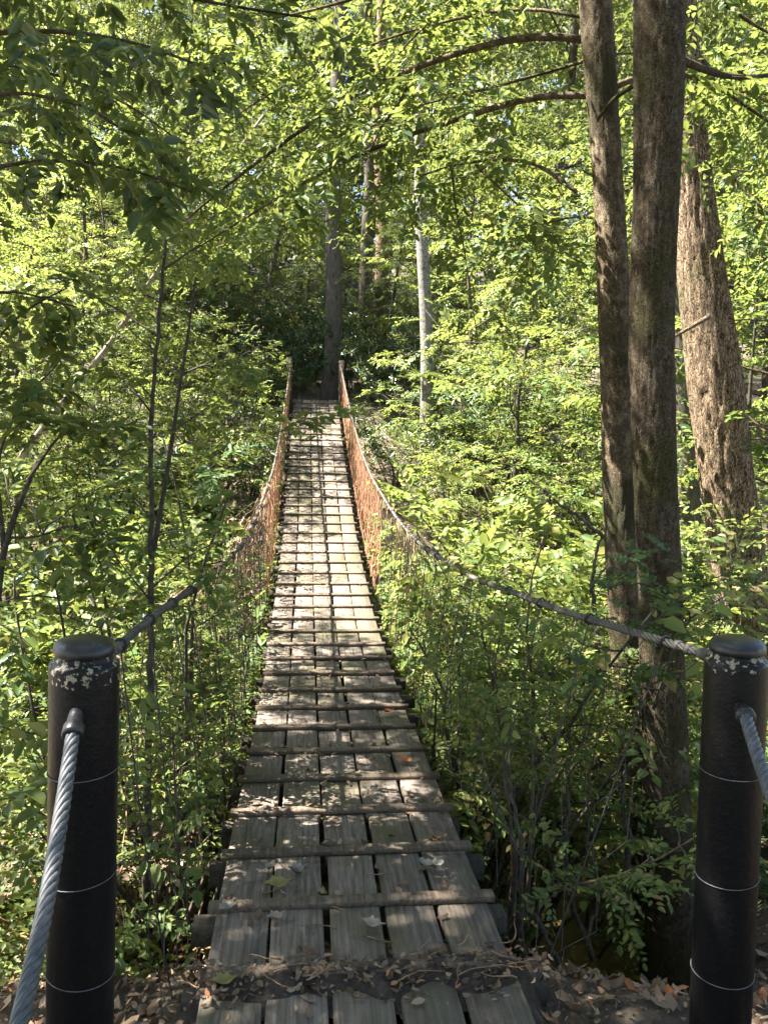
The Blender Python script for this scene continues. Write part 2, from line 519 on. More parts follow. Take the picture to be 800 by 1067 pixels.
# ------------------------------------------------------------------ bridge
DY = [1.2, 2.4, 3.2, 3.9, 4.6, 5.6, 6.6, 7.9, 8.6, 9.9, 11.1, 12.6, 14.2, 16.6, 19.1]
DZ = [0.02, 0.0, -.03, -.07, -.11, -.15, -.17, -.13, -.07, .08, .29, .60, .97, 1.60, 2.28]
_pf = np.polyfit(DY, DZ, 5)


def dz(y):
    return np.polyval(_pf, y)


Y0, Y1 = 1.75, 18.95
HW = 0.5
bridge = empty('suspension_bridge', (0, Y0, 0), 'long narrow wooden suspension footbridge with rusty netting sides crossing the creek', 'bridge')
rb = random.Random(3)
cols = 5
bw = 2 * HW / cols
cuts = [1.75, 3.2, 4.9, 6.6, 8.5, 10.4, 12.4, 14.4, 16.5, 18.95]
for c in range(cols):
    for a, e in zip(cuts[:-1], cuts[1:]):
        a2 = a + (0.4 if (c % 2 and a > 2) else 0)
        e2 = e + (0.4 if (c % 2 and e < 18) else 0)
        ys = np.arange(a2 + 0.004, e2 - 0.003, 0.12)
        ys = np.append(ys, e2 - 0.004)
        gapw = rb.uniform(0.009, 0.02)
        xc = -HW + bw * (c + .5) + rb.uniform(-.005, .005)
        tilt = rb.uniform(-.006, .006)
        lift = rb.uniform(-.006, .004)
        pts = np.stack([xc + tilt * np.linspace(-1, 1, len(ys)), ys, dz(ys) - 0.02 + lift], -1)
        b = MB()
        b.sweep(pts, bw - gapw, 0.04, (1, 0, 0), ch=.005, wob=.0014, rg=rb)
        b.build('deck_board', M['board'], bridge)
nb = 0
BAT_Y = []
y = 2.02
while y < Y1 + 0.05:
    BAT_Y.append(y)
    y += 0.405
for y in BAT_Y:
    yy = min(y, Y1 - .03)
    L = HW + rb.uniform(.0, .03)
    sk = rb.uniform(-.012, .012)
    xs = np.linspace(-L, L, 12)
    pts = np.stack([xs, yy + sk * xs * 1.5, dz(yy) + 0.0115 + 0.002 * np.sin(xs * 4 + rb.random() * 6)], -1)
    b = MB()
    t = dz(yy + .05) - dz(yy - .05)
    b.sweep(pts, rb.uniform(.052, .066), rb.uniform(.022, .028), (0, 1, t * 10), ch=.003, wob=.0009, rg=rb)
    b.build('cross_batten', M['batten'], bridge)
    ext = rb.uniform(.53, .585)
    b = MB()
    xs = np.linspace(-ext, ext + rb.uniform(-.03, .05), 8)
    b.sweep(np.stack([xs, np.full(8, yy + .01), np.full(8, dz(yy) - 0.085 + rb.uniform(-.008, .004))], -1), rb.uniform(.075,.09), .075, (0, 1, t * 10), ch=.005, wob=.003, rg=rb)
    b.build('joist', M['joist'], bridge)

CYR = [2.1, 3.0, 4.2, 6.0, 8.6, 10, 12, 14, 16.5, 19.3]
_pr, _pl = at_y(768, 690, 2.13), at_y(89, 690, 2.07)
CYR[0] = 2.12
CXR = [float(_pr[0]), .80, .70, .66, .62, .60, .59, .58, .57, .56]
CXL = [float(_pl[0]), -.72, -.68, -.64, -.62, -.60, -.59, -.58, -.57, -.56]
CH = [1.085, 1.07, 1.04, 1.03, 1.06, 1.02, .95, .90, .86, .84]


def cable_pt(side, y):
    y = np.asarray(y, float)
    x = np.interp(y, CYR, CXR if side > 0 else CXL)
    h = np.interp(y, CYR, CH)
    return np.stack([x, y, h + np.interp(y, [2.1, 19.3], [0, 0]) + dz(y)], -1)


def rope(b, pts, r, strands=6, pitch=0.11, sides=5, ph=0.0, per_turn=9):
    """a laid rope: helical strands round the polyline"""
    P = np.asarray(pts, float)
    seg = np.r_[0, np.cumsum(np.linalg.norm(np.diff(P, axis=0), axis=1))]
    n = int(seg[-1] / pitch * per_turn) + 2
    s = np.linspace(0, seg[-1], n)
    Q = np.stack([np.interp(s, seg, P[:, k]) for k in range(3)], -1)
    T = unit(np.gradient(Q, axis=0))
    u0 = np.array([0, 0, 1.0]); U = unit(np.cross(T, u0)); W = np.cross(T, U)
    for k in range(strands):
        a = s / pitch * 2 * math.pi + k * 2 * math.pi / strands + ph
        c = Q + (r * .62) * (np.cos(a)[:, None] * U + np.sin(a)[:, None] * W)
        b.tube(c, r * .42, sides, cap=True)


for side in (-1, 1):
    ys = np.linspace(2.13, 19.2, 90)
    P = cable_pt(side, ys)
    b = MB()
    rope(b, P, 0.0145, 5, 0.13, 4, per_turn=7)
    b.build('support_cable', M['cable'], bridge, smooth=True)
    q0, q1 = cable_pt(side, [2.23, 2.34])
    b = MB(); b.lathe(q0, q1 - q0, [(.004, -.075), (.015, -.07), (.019, -.03), (.019, .03), (.017, .04), (.0135, .05)], 14)
    b.build('cable_sleeve', M['cable'], bridge)
    for f_ in (.09, .14):
        b = MB()
        c_ = q0 + unit(q1 - q0) * f_
        b.lathe(c_, q1 - q0, [(.013, -.010), (.019, -.008), (.019, .008), (.013, .010)], 6)
        b.build('cable_clamp', M['cable'], bridge)
    # vertical suspender wires
    for y in BAT_Y[1:]:
        if y > 18.8: break
        top = cable_pt(side, [y])[0]
        bot = np.array([side * (HW + .09), y, dz(y) - .06])
        b = MB()
        mid = (top + bot) / 2 + np.array([rb.uniform(-.02, .02), rb.uniform(-.03, .03), 0])
        b.tube([top + [0, 0, .02], top, mid, bot], 0.0045 if y > 7 else 0.0028, 5)
        th = np.linspace(0, 2 * math.pi, 11)
        b.tube(np.stack([top[0] + .019 * np.cos(th), top[1] + .004 * np.sin(2 * th), top[2] + .019 * np.sin(th)], -1), 0.0042, 4, cap=False)
        b.build('suspender_wire', M['rust'] if y > 8.3 else M['wire'], bridge)
    # rusty netting of zig-zag wires between the cable and the deck edge
    b = MB()
    rn = random.Random(11 + side)
    pitch = 0.062
    for k in range(int((18.9 - 8.9) / pitch)):
        u = 8.9 + k * pitch
        top = cable_pt(side, [u])[0]
        bot = np.array([side * (HW + .08), u, dz(u) - .05])
        nr = 13
        pts = []
        for j in range(nr + 1):
            v = j / nr
            q = bot * (1 - v) + top * v
            q = q + np.array([side * (.05 * math.sin(v * math.pi)) + rn.uniform(-.01, .01), (pitch / 2 if (j + k) % 2 else -pitch / 2) * 1.06 + rn.uniform(-.012, .012), rn.uniform(-.006, .006)])
            pts.append(q)
        b.tube(pts, 0.0042, 3, cap=False)
    b.build('wire_netting', M['rust'], bridge)
    b = MB()
    for k in range(int((8.9 - 2.3) / .13)):
        u = 2.3 + k * .13
        top = cable_pt(side, [u])[0]
        bot = np.array([side * (HW + .09), u, dz(u) - .05])
        pts = []
        for j in range(9):
            v = j / 8
            q = bot * (1 - v) + top * v
            pts.append(q + np.array([rn.uniform(-.01, .01), (.065 if (j + k) % 2 else -.065) + rn.uniform(-.012, .012), 0]))
        b.tube(pts, 0.0016, 3, cap=False)
    b.build('wire_netting', M['wire'], bridge)
# timber end posts at the far landing
for sx_, h_ in ((-1, .90), (1, .86)):
    b = MB()
    x = sx_ * .60
    zt = dz(19.2)
    b.sweep([(x, 19.3, zt - .6), (x, 19.3, zt + .3), (x * 1.01, 19.3, zt + h_)], .13, .13, (0, 1, 0), ch=.012, wob=.004, rg=rb)
    b.build('end_post', M['batten'], bridge)


# ------------------------------------------------------------------ black posts and their anchor ropes
def post(px_t, px_b, Y, zt, label, sock_px, sock_py, rope_to, rname):
    top = at_y(px_t, 664, Y)
    bot = at_y(px_b, 1050, Y)
    ax = unit(top - bot)
    base = top - ax * (top[2] + .35) / ax[2]
    H = np.linalg.norm(top - base)
    r = 0.0855
    root = empty('bridge_post', base, label, 'post', 'black round posts at the near end of the bridge')
    # the material measures height from the foot: keep the shoulder at the same height on both
    b = MB()
    prof = [(r * 1.01, 0), (r, .3), (r * .995, H - .35), (r, H - .072), (r * .985, H - .064), (r * .93, H - .060), (r * .86, H - .056), (r * .83, H - .046), (r * .83, H - .040)]
    b.lathe(base, ax, prof, 48)
    sh = b.build('shaft', M['post'], root, smooth=True)
    b = MB()
    b.lathe(base, ax, [(r * .80, H - .0425), (r * .875, H - .038), (r * .885, H - .030), (r * .875, H - .021), (r * .80, H - .011), (r * .62, H - .004), (r * .3, H - .0005)], 48)
    b.build('cap', M['cap'], root, smooth=True)
    for py in (796, 905, 1008):
        t = (py - 664) / (1050 - 664)
        c = top + (bot - top) * t * 1.0
        th = np.linspace(0, 2 * math.pi, 41)
        u = unit(np.cross(ax, [0, 1, 0])); w = np.cross(ax, u)
        tl = rb.uniform(-.008, .008)
        b = MB()
        b.tube(c + (r * 1.012) * (np.cos(th)[:, None] * u + np.sin(th)[:, None] * w) + ax * (np.cos(th) * tl)[:, None], .0016, 5, cap=False)
        b.build('wire_ring', M['steel'], root)
    # socket: where the anchor rope leaves the post on the camera side
    u = unit(at(sock_px, sock_py, 1.0) - CAM)
    # point on the post surface along the view ray
    A = CAM - base; A = A - ax * A.dot(ax); Bv = u - ax * u.dot(ax)
    aa, bb, cc = Bv.dot(Bv), 2 * A.dot(Bv), A.dot(A) - r * r
    disc = max(bb * bb - 4 * aa * cc, 0)
    s = CAM + u * ((-bb - math.sqrt(disc)) / (2 * aa))
    e = np.asarray(rope_to, float)
    d = unit(e - s)
    b = MB()
    b.lathe(s - d * .02, d, [(.012, 0), (.017, .004), (.019, .03), (.020, .055), (.025, .062), (.026, .088), (.023, .094), (.013, .095)], 20)
    b.build('socket', M['cap'], root, smooth=True)
    n = 30
    tt = np.linspace(0, 1, n)
    P = s[None] + d * .068 + (e - s - d * .068)[None] * tt[:, None] - np.array([0, 0, 1.0]) * (.05 * np.sin(tt * math.pi))[:, None]
    b = MB()
    rope(b, P, 0.0165, 6, 0.15, 7, per_turn=16)
    o = b.build('anchor_rope', M['steel'], smooth=True)
    o.location = (0, 0, 0)
    tag(o, rname, 'rope', 'steel anchor ropes of the bridge')
    return base


m, nt, nd, ln, p = new_mat('black_cap')
n2 = noise_node(nd, ln, 35.0, 5, 0.6)
r = ramp(nd, [(0.4, (.008, .008, .009)), (0.62, (.02, .02, .022)), (0.72, (.07, .065, .055))]); ln.new(n2.outputs[0], r.inputs[0]); ln.new(r.outputs[0], p.inputs['Base Color'])
p.inputs['Roughness'].default_value = 0.38
bump(nd, ln, p, n2.outputs[0], 0.15, 0.004)
M['cap'] = m
PL = post(89, 84, 2.07, 0, 'black round post on the left of the bridge entrance with a steel rope beside it', 80, 745,
          at(16, 1085, 1.32), 'twisted grey steel rope running down from the left black post towards the ground')
PR = post(768, 750, 2.13, 0, 'black round post right of the bridge entrance with crusty lichen round its cap', 772, 738,
          at(868, 935, 1.35), 'short visible length of twisted steel rope leaving the right black post')


# ------------------------------------------------------------------ plants
def frame(f, up):
    f = unit(f)
    s = unit(np.cross(up, f))
    n = np.cross(f, s)
    return f, s, n


def leaf_tmpl(kind, rg):
    """one spray: leaf positions, directions, normals, lengths in a unit frame (x forward, y side, z up)"""
    P, D, N, L = [], [], [], []
    def put(p, d, n, l):
        P.append(p); D.append(d); N.append(n); L.append(l)
    if kind == 'alt':            # leaves alternate on a nearly flat twig
        n = 13
        for i in range(n):
            t = (i + .6) / n
            sd = 1 if i % 2 else -1
            a = math.radians(rg.uniform(42, 70))
            if i == n - 1: a, sd = 0.1, 1
            z = -.22 * t * t + rg.uniform(-.03, .03)
            put((t, sd * .015, z), (math.cos(a), sd * math.sin(a), rg.uniform(-.5, .1)), (rg.uniform(-.35, .35), rg.uniform(-.35, .35) - sd * .15, 1), rg.uniform(.75, 1.15) * (1 - .25 * t))
    elif kind == 'whorl':        # rhododendron: leaves round the shoot tip, drooping
        for w, n in ((.55, 5), (1.0, 9)):
            for i in range(n):
                a = 2 * math.pi * (i + rg.random() * .5) / n
                dr = rg.uniform(-.75, .05)
                put((w, 0, 0), (rg.uniform(.0, .5), math.cos(a), math.sin(a) * .6 + dr), (1, rg.uniform(-.3, .3), .9), rg.uniform(.75, 1.1))
    elif kind == 'frond':        # flat feathery hemlock or fern spray
        n = 26
        for i in range(n):
            t = (i // 2 + .5) / (n / 2)
            sd = 1 if i % 2 else -1
            a = math.radians(rg.uniform(52, 66))
            put((t, 0, -.18 * t * t), (math.cos(a), sd * math.sin(a), rg.uniform(-.25, .02)), (rg.uniform(-.2, .2), rg.uniform(-.2, .2), 1), (1.12 - .85 * t) * rg.uniform(.8, 1.1))
    elif kind == 'clump':        # far foliage: loose tuft
        for i in range(16):
            d = [rg.gauss(0, 1) for _ in range(3)]
            put((rg.uniform(0, 1), rg.uniform(-.45, .45), rg.uniform(-.35, .2)), d, (rg.gauss(0, .7), rg.gauss(0, .7), 1), rg.uniform(.7, 1.2))
    return tuple(np.array(q, float) for q in (P, D, N, L))


def foliage(S, kind, leaf, wr, seed, simple=False, fold=.18):
    """S: list of (pos, fwd, up, length); leaf = leaf length in metres; returns verts, quads or tris"""
    rg = random.Random(seed)
    rs = np.random.RandomState(seed)
    T = [leaf_tmpl(kind, rg) for _ in range(6)]
    pos = np.array([s[0] for s in S], float); fw = unit([s[1] for s in S]); up = np.array([s[2] for s in S], float); ln_ = np.array([s[3] for s in S], float)
    F, Sd, N = frame(fw, up)
    which = rs.randint(0, 6, len(S))
    Ps, Ds, Ns, Ls = [], [], [], []
    for k in range(6):
        m_ = which == k
        if not m_.any(): continue
        p_, d_, n_, l_ = T[k]
        R = np.stack([F[m_], Sd[m_], N[m_]], -1)           # (s,3,3)
        Ps.append((pos[m_][:, None] + np.einsum('sij,kj->ski', R, p_) * ln_[m_][:, None, None]).reshape(-1, 3))
        Ds.append(np.einsum('sij,kj->ski', R, unit(d_)).reshape(-1, 3))
        Ns.append(np.einsum('sij,kj->ski', R, unit(n_)).reshape(-1, 3))
        lf = np.broadcast_to(l_[None] * leaf, (m_.sum(), len(l_))) if kind != 'frond' else l_[None] * leaf * ln_[m_][:, None]
        Ls.append(lf.reshape(-1))
    P = np.concatenate(Ps); D = np.concatenate(Ds); N = np.concatenate(Ns); L = np.concatenate(Ls)
    keep = rs.rand(len(P)) > .1
    P, D, N, L = P[keep], D[keep], N[keep], L[keep]
    D = unit(D + rs.normal(0, .14, D.shape)); N = unit(N + rs.normal(0, .22, N.shape))
    Sv = unit(np.cross(N, D)); N = np.cross(D, Sv)
    L = (L * rs.uniform(.55, 1.3, len(L)))[:, None]
    W = L * wr * rs.uniform(.75, 1.25, len(L))[:, None]
    n = len(P)
    if simple:
        V = np.stack([P, P + D * L * .45 + Sv * W * .5 + N * W * fold, P + D * L, P + D * L * .45 - Sv * W * .5 + N * W * fold], 1)
        i = np.arange(n)[:, None] * 4
        tr = np.concatenate([i + np.array([0, 1, 2]), i + np.array([0, 2, 3])])
        return V.reshape(-1, 3), None, tr
    t = P + D * L - N * L * .1
    V = np.stack([P, P + D * L * .28 + Sv * W * .46 + N * W * fold, P + D * L * .68 + Sv * W * .40 + N * W * fold * .8, t,
                  P + D * L * .68 - Sv * W * .40 + N * W * fold * .8, P + D * L * .28 - Sv * W * .46 + N * W * fold], 1)
    i = np.arange(n)[:, None] * 6
    q = np.concatenate([i + np.array([0, 1, 2, 3]), i + np.array([0, 3, 4, 5])])
    return V.reshape(-1, 3), q, None


def path(start, d, length, n, rg, wig=.18, trop=(0, 0, 0)):
    P = [np.array(start, float)]
    d = unit(np.array(d, float))
    for _ in range(n):
        d = unit(d + np.array([rg.gauss(0, wig) for _ in range(3)]) + np.array(trop))
        P.append(P[-1] + d * length / n)
    return np.array(P)


class Plant:
    def __init__(s, seed):
        s.rg = random.Random(seed); s.wood = MB(); s.S = []; s.seed = seed

    def stem(s, P, r0, r1, sides=5, rough=0):
        s.wood.tube(P, np.linspace(r0, r1, len(P)), sides, rough=rough)

    def spray(s, p, d, ln, flat=.6):
        up = np.array([s.rg.gauss(0, 1 - flat), s.rg.gauss(0, 1 - flat), 1.0])
        s.S.append((p, d, up, ln))

    def clothe(s, P, r0, nsec, seclen, nspr, sprlen, start=.2, spread=1.0, droop=-.05, flat=.6, wood=True):
        """secondary twigs with sprays along polyline P"""
        rg = s.rg
        n = len(P)
        for k in range(nsec):
            t = start + (1 - start) * (k + rg.random()) / nsec
            f = t * (n - 1); i = min(int(f), n - 2)
            p = P[i] + (P[i + 1] - P[i]) * (f - i)
            ax = unit(P[i + 1] - P[i])
            sd = unit(np.cross(ax, [rg.gauss(0, .3), rg.gauss(0, .3), 1])) * (1 if k % 2 else -1)
            d = unit(ax * rg.uniform(.3, .9) + sd * spread + np.array([0, 0, rg.uniform(-.25, .3)]))
            ln = seclen * rg.uniform(.6, 1.25) * (1.1 - .5 * t)
            Q = path(p, d, ln, 5, rg, .16, (0, 0, droop))
            if wood: s.stem(Q, max(r0 * .28, .002), .0012, 3)
            for j in range(nspr):
                tt = .15 + .85 * (j + rg.random()) / nspr
                g = tt * 5; a = min(int(g), 4)
                q = Q[a] + (Q[a + 1] - Q[a]) * (g - a)
                ax2 = unit(Q[a + 1] - Q[a])
                sd2 = unit(np.cross(ax2, [rg.gauss(0, .3), rg.gauss(0, .3), 1])) * (1 if j % 2 else -1)
                s.spray(q, unit(ax2 + sd2 * rg.uniform(.3, 1.1) + np.array([0, 0, rg.uniform(-.3, .15)])), sprlen * rg.uniform(.7, 1.2), flat)
            s.spray(Q[-1], Q[-1] - Q[-2], sprlen, flat)

    def build(s, name, label, cat, leafmat, barkmat, kind='alt', leaf=.07, wr=.5, simple=False, loc=(0, 0, 0), group=None, smooth=True, stemname='trunk', filt=None):
        root = empty(name, loc, label, cat, group)
        s.wood.build(stemname, barkmat, root, smooth)
        S = s.S if filt is None else [q for q in s.S if filt(q)]
        if not S: return root
        V, q, t = foliage(S, kind, leaf, wr, s.seed, simple)
        b = MB(); b.add(V, q, t)
        b.build('crown' if stemname == 'trunk' else 'foliage', leafmat, root)
        return root


def dup(root, loc, rz, sc, label, group=None, leafmat=None):
    r = root.copy()
    COL.objects.link(r)
    r.location = tuple(loc); r.rotation_euler = (0, 0, rz); r.scale = (sc, sc, sc)
    r['label'] = label
    if group: r['group'] = group
    for ch in root.children:
        c = ch.copy(); COL.objects.link(c); c.parent = r
        if leafmat and ch.name.split('.')[0] in ('crown', 'foliage'):
            c.material_slots[0].link = 'OBJECT'; c.material_slots[0].material = leafmat
    return r


class Kind:
    """first placement moves the prototype itself, later ones copy it"""
    def __init__(s, root): s.root, s.used = root, False

    def put(s, x, y, label, rz=0.0, sc=1.0, z=None, group=None, mat=None):
        if z is None: z = float(ground(np.array(x), np.array(y))) - .05
        r = s.root
        if not s.used and mat is None:
            s.used = True
            r.location = (x, y, z); r.rotation_euler = (0, 0, rz); r.scale = (sc, sc, sc); r['label'] = label
            if group: r['group'] = group
            return r
        return dup(r, (x, y, z), rz, sc, label, group, mat)

    def done(s):
        if not s.used:
            for c in list(s.root.children): bpy.data.objects.remove(c)
            bpy.data.objects.remove(s.root)


def shrub(seed, h, rad, nst, nsec, seclen, nspr, sprlen, name, leafmat, kind, leaf, wr, low=.3, simple=False, bare=M['twig']):
    p = Plant(seed); rg = p.rg
    for i in range(nst):
        a = 2 * math.pi * i / nst + rg.uniform(-.4, .4)
        out = rg.uniform(.15, 1.0) * rad / h
        P = path((.12 * math.cos(a), .12 * math.sin(a), 0), (out * math.cos(a), out * math.sin(a), 1), h * rg.uniform(.75, 1.1), 9, rg, .13, (0.03 * math.cos(a), .03 * math.sin(a), -.01))
        r = .006 + .006 * rg.random() + h * .003
        p.stem(P, r, .003, 5)
        p.clothe(P, r, nsec, seclen, nspr, sprlen, low)
    return Kind(p.build(name, 'x', 'shrub', leafmat, bare, kind, leaf, wr, simple, stemname='stems'))


def layered_tree(seed, h, rad, nl, nsec, seclen, nspr, sprlen, name, leafmat, barkmat, kind, leaf, wr, low=.25, up=.35, simple=False, tr=.05, cat='tree', shape='round', droop=-.03):
    p = Plant(seed); rg = p.rg
    T = path((0, 0, 0), (rg.uniform(-.06, .06), rg.uniform(-.06, .06), 1), h, 14, rg, .05, (0, 0, .05))
    p.wood.tube(T, np.linspace(tr, tr * .12, len(T)), 9)
    for i in range(nl):
        t = low + (1 - low) * (i + rg.random() * .8) / nl
        f = t * 14; k = min(int(f), 13)
        b0 = T[k] + (T[k + 1] - T[k]) * (f - k)
        a = i * 2.4 + rg.uniform(-.4, .4)
        q = (t - low) / (1 - low)
        if shape == 'cone': l = rad * (1.05 - q) + .25
        else: l = rad * (math.sin(math.pi * min(max(.18 + .82 * q, 0), 1)) ** .7 * .9 + .15)
        l *= rg.uniform(.7, 1.15)
        B = path(b0, (math.cos(a), math.sin(a), up * rg.uniform(.4, 1.4)), l, 7, rg, .12, (0, 0, droop))
        p.stem(B, tr * .32 * (1.1 - .7 * t), .004, 5)
        p.clothe(B, tr * .2, nsec, seclen * (.5 + .5 * l / rad), nspr, sprlen, .15, 1.0, droop)
    return Kind(p.build(name, 'x', cat, leafmat, barkmat, kind, leaf, wr, simple))


# ------------------------------------------------------------------ the trunks on the right
def px_line(rows, d0, d1=None, deep=None):
    """polyline through photo points at (linearly varying) distance"""
    n = len(rows)
    d1 = d0 if d1 is None else d1
    return np.array([at(x, y, d0 + (d1 - d0) * i / (n - 1)) for i, (x, y) in enumerate(rows)])


def smooth_line(P, n):
    P = np.asarray(P, float)
    seg = np.r_[0, np.cumsum(np.linalg.norm(np.diff(P, axis=0), axis=1))]
    s = np.linspace(0, seg[-1], n)
    Q = np.stack([np.interp(s, seg, P[:, k]) for k in range(3)], -1)
    for _ in range(3):
        Q[1:-1] = (Q[:-2] + 2 * Q[1:-1] + Q[2:]) / 4
    return Q


def trunk_line(rows, Y, n, top_z, lean=(0, 0), top_r=.06):
    """rows: (px, py, width px); all points in the vertical plane Y, then on up to top_z"""
    P = [at_y(x, y, Y) for x, y, w in rows]
    R = [w / 2 / FPX * np.dot(p - CAM, FW) for p, (x, y, w) in zip(P, rows)]
    last = P[-1]
    P.append(np.array([last[0] + lean[0], last[1] + lean[1], top_z])); R.append(top_r)
    P = np.array(P); R = np.array(R)
    seg = np.r_[0, np.cumsum(np.linalg.norm(np.diff(P, axis=0), axis=1))]
    s = np.linspace(0, seg[-1], n)
    Q = smooth_line(P, n)
    return Q, np.interp(s, seg, R)


# slim mottled tree whose long limbs arch over the bridge
tA = Plant(101)
LA, RA = trunk_line([(694, 1150, 46), (690, 1062, 37), (673, 900, 35), (659, 750, 36), (649, 600, 37), (643, 400, 35), (634, 200, 31), (622, 30, 33), (608, -140, 28)], 4.25, 110, 10.5, (-.2, .3), .04)
tA.wood.bark_tube(LA, RA, 64, 480, .006, 6, 6, 3)
brA = [
    ([(612, 42), (560, 33), (487, 51), (444, 66), (408, 80), (379, 92), (335, 120), (299, 146), (240, 190), (180, 240), (120, 300)], 4.25, 5.2, .021),
    ([(622, 100), (560, 98), (516, 112), (458, 130), (408, 146), (360, 168), (324, 186), (270, 218), (200, 262)], 4.25, 4.9, .019),
    ([(600, 200), (560, 170), (520, 165), (470, 172), (420, 190), (380, 205)], 4.3, 5.0, .012),
    ([(470, 172), (474, 215), (484, 262), (489, 300), (497, 350)], 4.6, 4.55, .006),
    ([(495, 172), (530, 205), (560, 232), (590, 265)], 4.5, 4.3, .007),
    ([(433, 72), (415, 110), (398, 130), (380, 170)], 4.5, 4.7, .012),
    ([(640, 90), (690, 70), (740, 85), (790, 120), (850, 160)], 4.3, 4.8, .02),
    ([(379, 92), (430, 40), (480, -10), (520, -60)], 4.7, 5.0, .008),
    ([(408, 80), (350, 60), (280, 60), (200, 90), (130, 130)], 4.7, 5.4, .012),
    ([(615, 0), (540, -40), (430, -20), (330, 10), (230, 30)], 4.3, 5.3, .02),
    ([(640, -60), (720, -20), (790, 30), (860, 60)], 4.3, 5.0, .02),
    ([(622, 60), (570, 75), (500, 95), (430, 110), (360, 140), (290, 165), (220, 210)], 4.35, 5.6, .010),
    ([(615, 20), (550, 5), (470, 20), (400, 40), (320, 75), (260, 110), (190, 160), (150, 200)], 4.35, 5.6, .011),
    ([(634, 230), (600, 225), (560, 235), (530, 262)], 4.3, 4.6, .008),
]
for rows, d0, d1, r in brA:
    P = smooth_line(px_line(rows, d0, d1), 24)
    tA.stem(P, r, max(r * .22, .003), 7, rough=.12)
    L = np.linalg.norm(np.diff(P, axis=0), axis=1).sum()
    dang = r < .0075 and rows[0][0] == 470
    tA.clothe(P, r * .6, int(L * (2 if dang else 10)) + 2, .5 if not dang else .15, 3 if not dang else 1, .26, .12, 1.0, -.06, .75)
for i in range(14):                                  # upper crown
    f = rnd.uniform(.70, .99); k = int(f * 109)
    a = rnd.uniform(0, 6.28)
    P = path(LA[k], (math.cos(a), math.sin(a), .5), rnd.uniform(1.2, 2.6), 8, tA.rg, .1)
    tA.stem(P, .02, .004, 5)
    tA.clothe(P, .012, 10, .55, 4, .3, .2)
tA.build('slim_tree', 'slim mottled tree whose long limbs arch left over the bridge', 'tree', M['leaf_mid'], M['bark_mottled'], 'alt', .068, .52, loc=(LA[0][0], LA[0][1], float(LA[0][2])), filt=lambda q: q[0][2] < 5.2 and random.Random(q[0][0]).random() < .9 or q[0][1] < 3.6)

# dark mossy trunk beside it
tB = Plant(102)
LB, RB = trunk_line([(700, 1180, 62), (700, 1062, 50), (696, 900, 49), (690, 700, 46), (687, 600, 45), (682, 500, 44), (678, 330, 46), (683, 200, 48), (686, 100, 51), (687, 0, 53), (690, -150, 50)], 3.9, 130, 11, (.2, .1), .06)
tB.wood.bark_tube(LB, RB, 80, 480, .008, 8, 5, 8)
for i in range(14):
    f = rnd.uniform(.74, .99); k = int(f * 129)
    a = rnd.uniform(-1.2, 1.6)
    P = path(LB[k], (math.cos(a), math.sin(a), .5), rnd.uniform(1.2, 2.8), 8, tB.rg, .1)
    tB.stem(P, .025, .005, 5)
    tB.clothe(P, .014, 9, .6, 4, .3, .2)
P = smooth_line(px_line([(668, 85), (640, 100), (622, 125)], 3.9, 4.1), 8); tB.stem(P, .014, .008, 6)
P = smooth_line(px_line([(705, 60), (745, 78), (782, 82), (840, 70)], 3.9, 4.6), 14); tB.stem(P, .02, .008, 6); tB.clothe(P, .01, 8, .5, 3, .26, .3)
rootB = tB.build('mossy_tree', 'straight dark mossy tree trunk between the mottled slim tree and the leaning furrowed one', 'tree', M['leaf_mid'], M['bark_mossy'], 'alt', .07, .52, loc=LB[0])

# leaning furrowed trunk
tC = Plant(103)
LC, RC = trunk_line([(800, 860, 66), (785, 740, 58), (775, 650, 54), (771, 600, 53), (756, 500, 55), (745, 400, 55), (732, 300, 50), (722, 200, 42), (713, 110, 38), (706, 0, 36), (694, -160, 34)], 7.0, 130, 14, (-.6, .3), .08)
tC.wood.bark_tube(LC, RC, 72, 420, .02, 5.5, 2.2, 15)
for i in range(16):
    f = rnd.uniform(.72, .99); k = int(f * 129)
    a = rnd.uniform(-1.4, 1.8)
    P = path(LC[k], (math.cos(a), math.sin(a), .4), rnd.uniform(1.8, 3.4), 8, tC.rg, .1)
    tC.stem(P, .03, .005, 5)
    tC.clothe(P, .014, 10, .7, 4, .34, .2)
for rows in ([(738, 330), (700, 352), (690, 360)], [(728, 60), (760, 90), (800, 108), (840, 110)], [(735, 150), (770, 195), (800, 225), (850, 240)]):
    P = smooth_line(px_line(rows, 6.9, 6.7), 10); tC.stem(P, .022, .008, 6)
    if rows[0][1] < 300: tC.clothe(P, .012, 9, .7, 4, .3, .25)
tC.build('furrowed_tree', 'big leaning tree with deeply furrowed bark, sunlit on its left side', 'tree', M['leaf_mid'], M['bark_furrow'], 'alt', .08, .52, loc=LC[0])

tD = Plant(104)
LD, RD = trunk_line([(716, 640, 34), (712, 530, 34), (708, 400, 32), (704, 250, 30), (704, 0, 28), (704, -150, 26)], 9.2, 60, 15, (0, 0), .06)
tD.wood.tube(LD, RD, 16, rough=.1, rseed=22)
for i in range(12):
    k = int(rnd.uniform(.75, .99) * 59); a = rnd.uniform(0, 6.28)
    P = path(LD[k], (math.cos(a), math.sin(a), .4), rnd.uniform(1.5, 2.8), 8, tD.rg, .1); tD.stem(P, .03, .005, 5); tD.clothe(P, .012, 8, .7, 4, .34, .2)
tD.build('shaded_tree', 'dark trunk showing in the gap between the mossy and the leaning trees', 'tree', M['leaf_mid'], M['bark_far'], 'alt', .08, .52, loc=LD[0])


